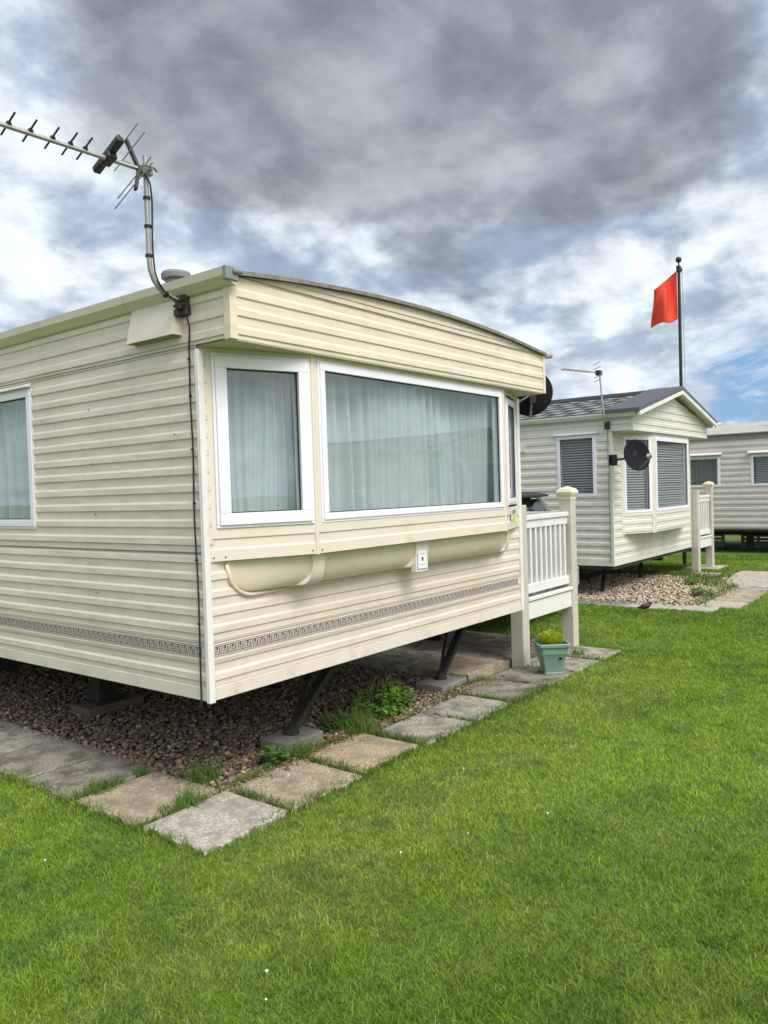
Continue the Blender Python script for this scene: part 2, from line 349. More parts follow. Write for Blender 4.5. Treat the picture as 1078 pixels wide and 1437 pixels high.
# ------------------------------------------------------------ ground
def kind(o,k='structure'): o['kind']=k; return o
gm=M('lawn_soil',(.11,.17,.025),.95,.25,1.2,.6,40,dirt=(.09,.11,.03),dscale=2.5,coord='Object')
g=MB();g.face([(-400,-400,0),(400,-400,0),(400,400,0),(-400,400,0)]);kind(g.build('ground',gm,fixn=False))
bedm=M('earth_bed',(.07,.052,.038),.95,.35,9,.8,70)
g=MB();g.face([(.16,.12,.004),(2.75,.12,.004),(2.75,12,.004),(.16,12,.004)]);kind(g.build('gravel_bed_ground',bedm,fixn=False))
g=MB();g.face([(7.25,-.12,.004),(9.9,-.12,.004),(10.2,.9,.004),(10.9,1.6,.004),(10.9,10,.004),(7.25,10,.004)]);kind(g.build('gravel_bed_ground',bedm,fixn=False))

# ------------------------------------------------------------ MAIN CARAVAN
W=3.1;ZB=.534;ZF=2.2;ZT=2.477;LN=9.6;OV=.235
car=thing('static_caravan','large cream static caravan with bay window nearest on the left','static caravan')
PH=2.102;PHF=2.30
SG=1.235
def key_band(mb,A,B,z0,z1,o):
    A=Vector(A);B=Vector(B);Ln=(B-A).length;d=(B-A)/Ln;n=Vector((d.y,-d.x))
    mb.slab2(A,B,z0,z1,0,o,0)
    def q(u0,u1,a,b,e,m): 
        p=[A+d*u0+n*(o+e),A+d*u1+n*(o+e)]
        mb.face([(p[0].x,p[0].y,a),(p[1].x,p[1].y,a),(p[1].x,p[1].y,b),(p[0].x,p[0].y,b)],m)
    q(0,Ln,z0+.003,z0+.0055,.0006,1);q(0,Ln,z1-.0055,z1-.003,.0006,1)
    pt=.0485;h=z1-z0;u=.004;a=z0+.010;b=z1-.010;s=(b-a)
    k=0
    while u+pt<Ln:
        c=u
        q(c,c+s+.004,a,b,.0006,1)
        w=s/9
        # a light interlocked key figure on each dark tile
        for (x0,x1,y0,y1) in ((1,2,1,8),(2,5,1,2),(4,5,2,5),(3,4,4,5),(5,6,4,5),(8,9,1,8),(5,8,7,8),(5,6,5,7),(6.4,7.2,1,3)):
            q(c+x0*w,c+x1*w,a+y0*w,a+y1*w,.0012,0)
        u+=pt;k+=1
# side wall (X=0, outward -X): A->B so that the outward normal is to the right : from Y=LN to Y=0 -> d=(0,-1) n=(-1,0)
sw=MB()
hw=(LN-2.62,LN-1.49,1.36,2.15)
h2=(LN-7.2,LN-6.2,1.36,2.15)
wall_with_holes(sw,(0,LN),(0,.0),SG,ZF,PH,[h2,hw])
siding(sw,(0,LN),(0,0),.83,SG-.002,PH)
siding(sw,(0,LN),(0,0),.60,.70,.6215)
sw.slab2((0,LN),(0,0),.70,.83,0,.0005)
siding(sw,(0,LN),(0,-OV),ZF+.002,ZT,PHF)
sw.slab2((0,LN),(0,-OV),ZF-.002,ZF+.002,-.004,.0085,1)
sw.slab2((0,LN),(0,0),SG-.002,SG+.001,-.004,.0083,1)
for (y,z) in ((.9,1.98),(.89,1.69),(.88,1.42),(.9,1.0),(.18,1.80)): sw.box(-.0095,-.006,y-.004,y+.004,z-.003,z+.003,1)
sw.build('wall',[cream,seamm],car)
fw_=MB()
siding(fw_,(0,0),(W,0),.83,1.20,PH); siding(fw_,(0,0),(W,0),.60,.70,.6215)
fw_.slab2((0,0),(W,0),.70,.83,0,.0005)
siding(fw_,(0,0),(.05,0),1.2,ZF,PH);siding(fw_,(W-.05,0),(W,0),1.2,ZF,PH)
fw_.build('wall',[cream],car)
bw=MB();siding(bw,(W,0),(W,LN),.60,ZT,PH);siding(bw,(W,LN),(0,LN),.60,ZT,PH);bw.build('wall',[cream],car)
kb=MB();key_band(kb,(0,LN),(0,.03),.737,.797,.003);kb.build('patterned_band',[keyw,keyd],car,fixn=False)
kb=MB();key_band(kb,(.03,0),(W-.02,0),.737,.797,.003);kb.build('patterned_band',[keyw,keyd],car,fixn=False)
# plain mouldings above and below the band, skirt rail
t=MB()
for (A,B) in (((0,LN),(0,.0)),((.0,0),(W,0))):
    t.slab2(A,B,.805,.822,0,.0045);t.slab2(A,B,.706,.728,0,.0055)
t.build('band_moulding',pinkm,car,bevel=.002)
t=MB();t.slab2((0,LN),(0,-.006),ZB,.598,-.02,.006);t.slab2((0,0),(W,0),ZB,.598,-.02,.006);t.slab2((W,0),(W,LN),ZB,.598,-.02,.006)
t.build('skirt_rail',M('pale_rail',(.72,.65,.57),.45,.05,3,dirt=(.5,.47,.37),dscale=4),car,bevel=.003)
# corner trims
t=MB();t.box(-.012,.024,-.014,-.0,ZB-.008,ZF-.02);t.box(-.012,0,-.0,.012,ZB-.008,ZF-.02);t.build('corner_trim',whitet,car,bevel=.004)
t=MB();t.box(W-.03,W+.014,-.014,0,ZB,ZF-.02);t.box(W,W+.014,0,.03,ZB,ZF-.02);t.build('corner_trim',whitet,car,bevel=.004)
# floor, roof, room
t=MB();t.box(.03,W-.03,.03,LN-.03,.540,.56);t.build('underfloor',undm,car)
t=MB();t.box(.35,W-.35,1.5,1.52,.57,2.3);t.box(.02,W-.02,.02,LN-.02,.57,.58);t.build('interior_partition',inm,car)
def arch(x): return ZT+.085*(1-((x-W/2)/(W/2))**2)
# gable fascia
ga=MB()
siding(ga,(0,-OV),(W,-OV),ZF,ZT,PHF)
# arch infill, clipped under the curved roof edge
def urr(z):
    k=(z-ZT)/.085
    if k>=1: return (.5,.5)
    h=.5*math.sqrt(max(0,1-k)); return (.5-h,.5+h)
pr=[(ZT,.0),(ZT+.028,.0),(ZT+.032,.005),(ZT+.050,.005),(ZT+.058,0.),(ZT+.09,0.)]
zs=sorted(set([p[0] for p in pr]+[ZT+.083*i/12 for i in range(13)]))
def offz(z):
    for (a,oa),(b,ob) in zip(pr,pr[1:]):
        if a<=z<=b: return oa+(ob-oa)*(z-a)/max(b-a,1e-9)
    return 0
for za,zb in zip(zs,zs[1:]):
    a=urr(za);b=urr(zb)
    ga.face([(a[0]*W,-OV-offz(za),za),(a[1]*W,-OV-offz(za),za),(b[1]*W,-OV-offz(zb),zb),(b[0]*W,-OV-offz(zb),zb)])
ga.box(.03,W-.03,-OV-.009,-OV,ZT-.0015,ZT+.0015,1)
ga.build('gable_fascia',[cream2,seamm],car)
t=MB();t.box(-.010,.034,-OV-.011,-OV+.0,ZF-.004,ZT+.004);t.box(-.010,0,-OV,-OV+.034,ZF-.004,ZT-.02);t.build('corner_trim',cream2,car,bevel=.003);t=MB();t.box(W-.028,W+.008,-OV-.011,-OV+.03,ZF-.004,ZT+.0);t.build('corner_trim',cream2,car,bevel=.003)
t=MB();t.box(0.001,W,-OV+.002,.0,ZF-.006,ZF);t.build('soffit',M('soffit_cream',(.58,.52,.38),.5,.06),car)
# roof
n=32;rf=MB()
for i in range(n):
    x0=-.03+(W+.06)*i/n;x1=-.03+(W+.06)*(i+1)/n;xa=min(max(x0,0),W);xb=min(max(x1,0),W)
    za=arch(xa)+.004;zb=arch(xb)+.004
    rf.hexa([(x0,-OV-.022,za),(x1,-OV-.022,zb),(x1,LN+.03,zb),(x0,LN+.03,za),(x0,-OV-.022,za+.012),(x1,-OV-.022,zb+.012),(x1,LN+.03,zb+.012),(x0,LN+.03,za+.012)])
rf.build('roof',roofm,car)
t=MB()
for i in range(n):
    xa=W*i/n;xb=W*(i+1)/n;za=arch(xa);zb=arch(xb)
    t.hexa([(xa,-OV-.030,za-.001),(xb,-OV-.030,zb-.001),(xb,-OV-.0225,zb-.001),(xa,-OV-.0225,za-.001),(xa,-OV-.030,za+.018),(xb,-OV-.030,zb+.018),(xb,-OV-.0225,zb+.018),(xa,-OV-.0225,za+.018)])
t.build('roof_edge',rustm,car)
# gutters
gp=[(-.001,2.425),(-.022,2.428),(-.058,2.462),(-.064,2.498),(-.058,2.500),(-.053,2.468),(-.022,2.438),(-.006,2.436),(-.006,2.500),(-.001,2.500)]
t=MB();t.prism(gp,'y',-OV-.05,LN);t.build('gutter',M('gutter_cream',(.70,.62,.51),.45,.05,3,dirt=(.45,.40,.29),dscale=5,dthr=(.6,.9)),car)
t=MB();t.prism([(W-x,z) for x,z in gp][::-1],'y',-OV+.06,LN);t.build('gutter',MATS['gutter_cream'],car)
t=MB();t.box(-.066,.004,-OV-.058,-OV-.030,2.44,2.50);t.tube([(-.03,-OV-.06,2.478),(.02,-OV-.06,2.482)],.012);t.build('gutter_end_cap',galv,car,bevel=.004)
t=MB();t.tube([(W+.02,-OV+.02,2.478),(W+.13,-OV+.0,2.492)],.017);t.build('gutter_outlet',M('old_pipe',(.30,.24,.2),.8,.3,20),car)
# vent hood high on the side wall
t=MB();t.prism([(0,2.44),(-.016,2.44),(-.062,2.258),(-.055,2.258),(-.012,2.425),(0,2.425)],'y',.10,.465)
for y in (.10,.463): t.prism([(0,2.44),(-.016,2.44),(-.062,2.258),(0,2.258)],'y',y-.002,y)
t.build('vent_hood',M('hood_cream',(.69,.61,.52),.45,.03),car)
# roof flue cap
t=MB();t.lathe([(.055,2.50),(.055,2.735)],(.6,.90,0));t.lathe([(.052,2.735),(.062,2.74),(.065,2.775),(.060,2.782),(.085,2.787),(.088,2.812),(.080,2.826),(.03,2.832)],(.6,.90,0))
t.build('flue_cap',M('flue_grey',(.20,.21,.21),.7,.1,14),car,smooth=35)
# side windows
w=window(car,(0,2.60),(0,1.50),1.352,2.150,.042,'long window on the side wall with net curtain',seed=3,proud=.012)
t=MB();t.prism([(-.004,2.185),(-.034,2.168),(-.034,2.160),(-.004,2.165)],'y',1.485,2.62);t.build('drip_rail',whitet,w)
window(car,(0,7.18),(0,6.22),1.37,2.14,.042,None,seed=4,proud=.012)
# bay
A0=(.03,0.);A1=(.569,-.19);A2=(2.531,-.19);A3=(3.07,0.)
bay=MB()
ZY=1.19
def lerp(A,B,u): 
    A=Vector(A);B=Vector(B);d=(B-A).normalized();q=A+d*u;return (q.x,q.y)
L1=(Vector(A1)-Vector(A0)).length
# panels under the windows: one wide groove
def panel(A,B):
    n_=[(ZY,0.0),(ZY,.004),(1.243,.004),(1.251,-.003),(1.268,-.003),(1.292,-.003),(1.297,.004),(1.352,.004)]
    Av=Vector(A);Bv=Vector(B);d=(Bv-Av).normalized();nn=Vector((d.y,-d.x))
    for (za,oa),(zb,ob) in zip(n_,n_[1:]):
        p=[Av+nn*oa,Bv+nn*oa,Bv+nn*ob,Av+nn*ob]
        bay.face([(p[0].x,p[0].y,za),(p[1].x,p[1].y,za),(p[2].x,p[2].y,zb),(p[3].x,p[3].y,zb)])
for A,B in ((A0,A1),(A1,A2),(A2,A3)): panel(A,B)
for A,B,u0,u1 in ((A0,A1,.040,L1-.022),(A1,A2,.045,1.962-.03),(A2,A3,.13,L1-.05)):
    Ln=(Vector(B)-Vector(A)).length
    bay.slab2(A,lerp(A,B,u0),1.352,ZF-.006,-.02,.002);bay.slab2(lerp(A,B,u1),B,1.352,ZF-.006,-.02,.002)
    bay.slab2(lerp(A,B,u0),lerp(A,B,u1),2.166,ZF-.006,-.02,.002)
bay.face([(*A0,ZY),(*A1,ZY),(*A2,ZY),(*A3,ZY)])
bayo=bay.build('bay',M('bay_cream',(.75,.66,.56),.42,.04,3,dirt=(.58,.53,.40),dscale=4,dthr=(.58,.85)),car)
# posts covering bay joints
for A in (A1,A2): t=MB();t.tube([(A[0],A[1]+.004,ZY-.004),(A[0],A[1]+.004,ZF-.006)],.014,8);t.build('bay_joint_strip',MATS['bay_cream'],car)
for x in (.045,.10,.54,.60): 
    A,B=(A0,A1) if x<.56 else (A1,A2)
    y=A[1]+(B[1]-A[1])*(x-A[0])/(B[0]-A[0])
    t=MB();t.tube([(x,y-.003,1.208),(x,y-.008,1.208)],.005,8);t.build('screw',galv,car)
window(car,lerp(A0,A1,.052),lerp(A0,A1,L1-.030),1.358,2.158,.056,'opening casement at the left end of the bay',seed=5,proud=.022)
window(car,lerp(A1,A2,.050),lerp(A1,A2,1.962-.032),1.358,2.160,.036,'wide middle picture window of the bay',seed=8,proud=.014)
window(car,lerp(A2,A3,.13),lerp(A2,A3,L1-.055),1.380,2.13,.036,'narrow right-hand bay window with grey curtain',seed=9,cm=curtg,proud=.012)
# sticker with a yellow fruit under the narrow window
t=MB()
def dq(u,z): q=lerp(A2,A3,u);d=(Vector(A3)-Vector(A2)).normalized();nn=Vector((d.y,-d.x));return lambda e:(q[0]+nn.x*e,q[1]+nn.y*e,z)
t.face([dq(u,z)(.0056) for u,z in ((.20,1.215),(.49,1.215),(.49,1.338),(.20,1.338))],0)
def ell(cu,cz,ru,rz,e,m): t.face([dq(cu+ru*cos(a),cz+rz*sin(a))(e) for a in [2*pi*i/14 for i in range(14)]],m)
ell(.38,1.262,.055,.038,.0066,1);ell(.33,1.24,.03,.014,.0067,1)
for k in range(5): ell(.36+.03*(k-2),1.312,.012,.018,.0066,2)
ell(.26,1.30,.03,.02,.0064,3);ell(.25,1.25,.02,.012,.0064,2)
t.build('sticker',[M('sticker_white',(.72,.76,.76),.4),M('sticker_yellow',(.75,.62,.06),.5),M('sticker_green',(.18,.36,.12),.5),M('sticker_blue',(.30,.48,.66),.5)],car,fixn=False)
# moulded shroud under the bay
def baydepth(x):
    if x<A1[0]: return .19*(x-.03)/(.539)
    if x>A2[0]: return .19*(3.07-x)/(.539)
    return .19
def shroud_pt(x,t_,extra=0.):
    xl,xr,r=.12,2.90,.16
    D=max(baydepth(x)*.86-.030,.010)+extra
    zb=1.020
    if x<xl+r: k=1-(x-xl)/r; zb=1.185-(1.185-zb)*math.sqrt(max(0,1-k*k))
    if x>xr-r: k=1-(xr-x)/r; zb=1.185-(1.185-zb)*math.sqrt(max(0,1-k*k))
    a=t_*pi/2;pw_=.62 if extra<=0 else .36
    z=1.19-(1.19-zb)*(sin(a)**.95)
    y=-D*max(cos(a),0)**pw_-(.004 if extra==0 else .006)
    return (x,y,z)
sh=MB();nx=110;nt_=18
b0=sh.vs([shroud_pt(.12+2.78*i/nx,j/nt_) for i in range(nx+1) for j in range(nt_+1)])
for i in range(nx):
    for j in range(nt_): a=b0+i*(nt_+1)+j; sh.f.append((a,a+1,a+nt_+2,a+nt_+1)); sh.m.append(0)
so=sh.build('bay_shroud',shroudm,car,smooth=True)
fl=MB();fl.tube([(max(.10,p[0]),-.008,p[2]) for p in [ (shroud_pt(.12+2.78*i/nx,1.)[0],0,shroud_pt(.12+2.78*i/nx,1.)[2]-.012) for i in range(nx+1)]],.011,8);fl.build('rim',shroudm,so,smooth=True)
for (xa,xb,fl_) in ((.575,.665,.13),(1.49,1.62,.12),(2.72,2.80,.10)):
    rb=MB();nn=16;rows=[]
    for j in range(nn+1):
        tt=j/nn;ex=fl_*max(0,tt-.35)**1.6*1.6
        row=[shroud_pt(xa-ex,tt,0.),shroud_pt(xa-ex*.35,tt,.012),shroud_pt(xb,tt,.012),shroud_pt(xb+.004,tt,0.)]
        rows.append(rb.vs(row))
    for j in range(nn):
        for i in range(3): rb.f.append((rows[j]+i,rows[j+1]+i,rows[j+1]+i+1,rows[j]+i+1)); rb.m.append(0)
    rb.build('rib',MATS['bay_cream'],so,smooth=30)
# small square outlet plate on the middle rib
t=MB();cx=1.555;y=-.137
zc=1.075
t.box(cx-.062,cx+.062,y-.006,y+.03,zc-.075,zc+.075,0);t.box(cx-.053,cx+.053,y-.008,y-.006,zc-.066,zc+.066,1);t.box(cx-.045,cx+.045,y-.011,y-.008,zc-.058,zc+.058,0);t.box(cx-.007,cx+.007,y-.0125,y-.011,zc-.012,zc+.012,2);t.box(cx-.030,cx+.030,y-.0125,y-.011,zc-.034,zc-.031,1);t.box(cx-.030,cx+.030,y-.0125,y-.011,zc+.031,zc+.034,1)
t.build('outlet_plate',[whitem,M('plate_grey',(.35,.36,.38),.5),blackm],car)
# chassis
t=MB()
for x in (.72,2.34):
    t.box(x-.035,x+.035,.25,LN-.3,.40,.412);t.box(x-.035,x+.035,.25,LN-.3,.478,.489);t.box(x-.005,x+.005,.25,LN-.3,.412,.478)
for y in (.45,1.6,2.9,4.4,6,7.6): t.box(.1,W-.1,y,y+.05,.47,.538)
t.build('chassis',chassm,car)
def steady(xb,yb,xt,yt):
    t=MB();t.bar((xb,yb,.085),(xt,yt,.47),.055,.04);t.bar((xb+.03,yb+.02,.12),(xt-.12,yt+.1,.45),.02,.02);t.tube([(xb,yb,.06),(xb,yb,.085),(xb+.01,yb,.11)],[.05,.045,.02],10)
    t.build('steady_leg',chassm,car)
steady(.95,.42,1.46,.46);steady(2.53,.40,3.0,.44);steady(.75,8.8,.9,8.5)
for (x,y) in ((.72,4.6),(2.34,4.6),(.72,5.4),(2.34,5.4)):
    wl=MB();Rm=Matrix.Rotation(pi/2,3,'Y');wl.lathe([(.17,-.07),(.27,-.085),(.29,-.05),(.29,.05),(.27,.085),(.17,.07)],(x-.2 if x<1 else x+.2,y,.29),28,0,Rm);wo_=wl.build('wheel',blackr,car,smooth=40)
t=MB();t.tube([(3.35,.22,.545),(3.15,.24,.50),(2.85,.27,.455),(2.55,.30,.437),(2.2,.33,.442),(1.9,.36,.47),(1.75,.38,.50)],.008,8);t.build('waste_hose',M('hose_white',(.62,.63,.62),.5),car,smooth=True)
# pads, blocks and stands beneath
conc=M('concrete',(.21,.20,.175),.95,.2,5,.5,60,dirt=(.16,.16,.10),dscale=6)
def padm(mb,x0,x1,y0,y1,z0,z1): mb.box(x0,x1,y0,y1,z0,z1)
for lab,(x0,x1,y0,y1,h),m_ in (("thick grey concrete pad under the nearest leaning black steady leg",(.78,1.10,.30,.52,.062),conc),("grey concrete pad under the second steady leg near the decking",(2.34,2.68,.26,.50,.062),conc)):
    t=MB();t.box(x0,x1,y0,y1,.0,h);tag(t.build('concrete_pad',m_,bevel=.008),lab,'concrete pad')
woodm=M('timber_block',(.17,.12,.085),.9,.25,4,.5,30,stretch=(1,8,8))
t=MB();t.box(.56,1.0,1.96,2.18,.01,.075);tag(t.build('timber_block',woodm,bevel=.006),'weathered timber block on the gravel under the left side of the cream caravan','timber block')
def stand(x,y,z0,lab):
    t=MB();t.prism([(x-.10,y-.10),(x+.10,y-.10),(x+.10,y+.10),(x-.10,y+.10)],'z',z0,z0+.02);t.hexa([(x-.08,y-.08,z0+.02),(x+.08,y-.08,z0+.02),(x+.08,y+.08,z0+.02),(x-.08,y+.08,z0+.02),(x-.035,y-.035,.38),(x+.035,y-.035,.38),(x+.035,y+.035,.38),(x-.035,y+.035,.38)]);t.box(x-.06,x+.06,y-.06,y+.06,.38,.40)
    return tag(t.build('axle_stand',chassm),lab,'axle stand','axle stands under the cream caravan')
stand(.74,2.07,.075,'black axle stand on the timber block under the left side')
stand(2.34,2.4,.004,'black axle stand far under the cream caravan, towards the decking')
stand(.72,3.9,.004,'black axle stand deep under the left side of the cream caravan')
t=MB();t.box(2.35,2.60,3.1,3.4,.0,.2);t.box(2.36,2.59,3.11,3.39,.2,.40);tag(t.build('concrete_block',conc,bevel=.006),'pale stacked blocks deep under the cream caravan','block stack')

# ------------------------------------------------------------ main aerial
aer=thing('tv_aerial','large aluminium TV aerial on a bent mast above the cream caravan','tv aerial',(0,.063,2.40))
def rel(o,*pts): return [(Vector(p)-Vector(o)) for p in pts]
O=(0,.063,2.40)
ms=[(0.0,.063,2.405),(-.05,.063,2.408),(-.10,.063,2.418),(-.145,.063,2.44),(-.178,.063,2.475),(-.196,.063,2.52),(-.200,.063,2.58),(-.200,.063,3.02)]
t=MB();t.tube(rel(O,*ms),.0112,12);t.build('mast',steelm,aer,smooth=35)
t=MB();t.box(-.03,0,-.03,.03,-.055,.055);t.box(-.055,-.02,-.018,.018,-.03,.03);t.tube([(-.045,-.035,.012),(-.045,.04,.012)],.006,8);t.tube([(-.045,-.035,-.012),(-.045,.04,-.012)],.006,8);t.box(-.05,-.006,.005,.035,-.06,-.03);t.build('wall_bracket',M('rusty_bracket',(.06,.045,.035),.8,.4,30,.4,80),aer,bevel=.003)
for a_,b_ in [((-.2,.0,z-2.4-.006),(-.2,.0,z-2.4+.006)) for z in (2.58,2.71,2.835)]+[((-.122,0,.026),(-.112,0,.022))]:
    t=MB();t.tube([a_,b_],.0165,10);t.build('tape_wrap',blackr,aer)
ax=Vector((-1,.058,0)).normalized();al=radians(24);e=Vector((0,-cos(al),sin(al)));up=Vector((0,sin(al),cos(al)))
bo=Vector((-.2,.0,.555))
t=MB();t.bar(bo-ax*.01,bo+ax*.95,.0135,.0135,up=up);bm_=t.build('boom',steelm,aer)
for i,s_ in enumerate((.285,.350,.425,.515,.60,.685,.77,.85,.93)):
    hl=.070 if s_>.35 else .075
    t=MB();c=bo+ax*s_+up*.014;t.bar(c-e*hl*.9,c+e*hl*.9,.007,.004,up=up);t.bar(c-e*.012-up*.004,c+e*.012-up*.004,.018,.012,up=up);t.build('director_element',blackm,bm_)
t=MB();c=bo+ax*.175+up*.022;t.bar(c-e*.105,c+e*.105,.034,.030,up=up);t.bar(c-e*.105+up*.018,c+e*.105+up*.018,.014,.012,up=up);t.bar(c-e*.04-up*.012,c+e*.03-up*.02,.045,.03,up=up);t.build('dipole_box',blackm,aer,bevel=.006)
t=MB();cc=bo+ax*.035
t.bar(cc,cc+up*.155+ax*.015,.020,.012,up=ax);t.bar(cc,cc-up*.13+ax*.055,.020,.012,up=ax);t.build('reflector_arm',blackm,aer,bevel=.002)
for k_,a_,h_ in ((.145,.012,.11),(.085,.008,.13),(-.065,.03,.14),(-.115,.05,.155)):
    t=MB();c=cc+up*k_+ax*(a_+.012);t.tube([c-e*h_,c+e*h_],.0028,6);t.build('reflector_rod',steelm,aer)
t=MB();t.box(-.225,-.175,-.02,.03,.535,.575);t.tube([(-.2,-.05,.55),(-.2,.04,.55)],.006,8);t.tube([(-.225,-.035,.565),(-.185,-.045,.56),(-.175,-.05,.545)],.008,8);t.build('mast_clamp',galv,aer,bevel=.004)
def smoothpath(p,n=8):
    p=[Vector(q) for q in p];out=[]
    for i in range(len(p)-1):
        a=p[max(i-1,0)];b=p[i];c=p[i+1];d=p[min(i+2,len(p)-1)]
        for k in range(n):
            t_=k/n;out.append(.5*((2*b)+(c-a)*t_+(2*a-5*b+4*c-d)*t_*t_+(3*b-a-3*c+d)*t_**3))
    out.append(p[-1]);return out
c0=bo+ax*.19-up*.01
t=MB();t.tube(smoothpath([c0,c0-ax*.06+up*.018,bo+ax*.06+up*.01,(-.205,-.02,.515),(-.19,-.022,.44),(-.186,-.016,.36),(-.187,-.012,.25),(-.185,-.012,.17),(-.178,-.014,.10),(-.15,-.018,.045),(-.10,-.018,.01),(-.04,-.02,-.01),(-.02,-.022,-.07)]),.0042,8)
t.build('cable',blackr,aer,smooth=True)
yy=-.018
t=MB();t.tube(smoothpath([(-.02,-.022,-.07),(-.014,yy-.012,-.12),(-.014,yy-.004,-.20),(-.012,yy-.002,-.24),(-.014,yy,-.45),(-.013,yy-.004,-.7),(-.014,yy+.003,-1.0),(-.013,yy-.004,-1.35),(-.014,yy,-1.7),(-.013,yy+.002,-1.88)],6),.0042,8)
for z in (-.26,-.43,-.68,-.93,-1.2,-1.5): t.box(-.018,-.009,yy-.007,yy+.007,z-.004,z+.004)
t.build('cable',blackr,aer)
# ------------------------------------------------------------ satellite dishes
def dish(loc,base,nrm,lab,r=.205):
    o=thing('satellite_dish',lab,'satellite dish',base)
    nv=Vector(nrm).normalized();Rm=nv.to_track_quat('Z','Y').to_matrix();c=Vector(loc)-Vector(base)
    t=MB();prof=[(.012,0.0)]+[(r*i/10,.045*(i/10)**2) for i in range(1,11)]+[(r+.008,.043),(r+.006,.037)]+[(r*i/10,.045*(i/10)**2-.006) for i in range(9,0,-1)]+[(.012,-.006)]
    t.lathe(prof,c,40,0,Rm);t.build('reflector',M('dish_mesh',(.020,.019,.024),.95,.1,30,.2,420,spec=.1),o,smooth=40)
    bk=c-nv*.03
    t=MB();t.tube([(0,0,0),(0,0,0)+0*bk if False else Vector((bk.x*.45,bk.y*.45,bk.z*.2)),bk],.014,8);t.bar(bk-Vector((0,0,.07)),bk+Vector((0,0,.07)),.05,.06,up=nv);t.box(-.012,.03,-.05,.05,-.07,.07);t.build('bracket',blackm,o)
    lowp=c+Rm@Vector((0,-.19,.02));lnb=c+nv*.30+Rm@Vector((0,-.06,0))
    t=MB();t.tube([bk,lowp,lnb-Vector((0,0,.02))],.009,8);t.build('feed_arm',galv,o)
    t=MB();t.tube([lnb+nv*.03,lnb-nv*.035,lnb-nv*.05],[.020,.022,.032],12);t.build('receiver',M('lnb_grey',(.55,.56,.57),.5),o,smooth=40)
    return o
dish((3.42,.035,2.245),(3.125,.20,2.12),(.74,.60,.22),'black mesh satellite dish at the right end of the cream caravan, half behind its fascia',r=.178)

# ------------------------------------------------------------ decks
def deck(X0,X1,Y0,depth,lab,capL=False,zs=1.0,loc_floor=.55):
    o=thing('decking',lab,'decking',(X0,Y0,0));w=X1-X0;ps=.115
    def post(x,y,h,cap):
        t=MB();t.box(x,x+ps,y,y+ps,0,h);q=t.build('post',deckm,o,bevel=.006)
        if cap:
            t=MB();cx,cy=x+ps/2,y+ps/2;h0=h
            def sq(r,z): return [(cx-r,cy-r,z),(cx+r,cy-r,z),(cx+r,cy+r,z),(cx-r,cy+r,z)]
            rr=[(ps/2+.004,h0-.01),(ps/2+.004,h0+.012),(ps/2+.019,h0+.044),(ps/2+.021,h0+.060),(ps/2+.004,h0+.088),(.008,h0+.112)]
            ids=[t.vs(sq(*a)) for a in rr]
            for a,b in zip(ids,ids[1:]):
                for k in range(4): t.f.append((a+k,a+(k+1)%4,b+(k+1)%4,b+k));t.m.append(0)
            t.f.append(tuple(ids[0]+k for k in (3,2,1,0)));t.f.append(tuple(ids[-1]+k for k in range(4)));t.m+=[0,0]
            t.build('post_cap',capm,q,bevel=.003)
    post(0,0,1.345,capL);post(w-ps,0,1.375,True);post(w-ps,depth-ps,1.375,True);post(0,depth-ps,1.3,False)
    t=MB();t.box(ps,w-ps,.02,.095,1.215,1.255);t.box(ps,w-ps,.035,.08,1.145,1.215);t.build('top_rail',deckw,o,bevel=.005)
    t=MB();t.box(ps,w-ps,.03,.085,.60,.675);t.build('bottom_rail',deckw,o,bevel=.005)
    nb_=max(5,int(round((w-2*ps)/.092)));
    for i in range(nb_):
        x=ps+(w-2*ps)*(i+.5)/nb_
        t=MB();t.box(x-.0165,x+.0165,.04,.073,.675,1.145);t.build('baluster',deckw,o,bevel=.004)
    # side run
    t=MB();t.box(w-.095,w-.02,ps,depth-ps,1.215,1.255);t.box(w-.08,w-.035,ps,depth-ps,1.145,1.215);t.build('top_rail',deckw,o,bevel=.005)
    t=MB();t.box(w-.085,w-.03,ps,depth-ps,.60,.675);t.build('bottom_rail',deckw,o,bevel=.005)
    ns_=int((depth-2*ps)/.11)
    for i in range(ns_):
        y=ps+(depth-2*ps)*(i+.5)/ns_
        t=MB();t.box(w-.074,w-.041,y-.0165,y+.0165,.675,1.145);t.build('baluster',deckw,o,bevel=.004)
    t=MB();y=.01
    while y<depth: t.box(.01,w-.01,y,y+.135,.535,.56);y+=.14
    t.build('floor_boards',floorm,o)
    t=MB();t.box(ps,w-ps,.012,.035,.39,.545);t.box(ps,w-ps,-.004,.040,.545,.572);t.box(w-.035,w-.012,ps,depth-ps,.39,.545);t.build('fascia_board',deckw,o,bevel=.004)
    for x in (ps+.12*w,ps+.42*w):
        t=MB();t.box(x,x+.02,.05,.07,.572,.60);t.tube([(x+.01,.04,.585),(x+.01,.02,.60)],.008,6);t.build('rail_bracket',galv,o)
    return o
deck(3.335,4.42,.12,1.9,'beige and white plastic decking with slatted railing beside the cream caravan')
deck(10.80,11.72,.86,3.0,'beige plastic decking with slatted railing beside the pale green caravan')

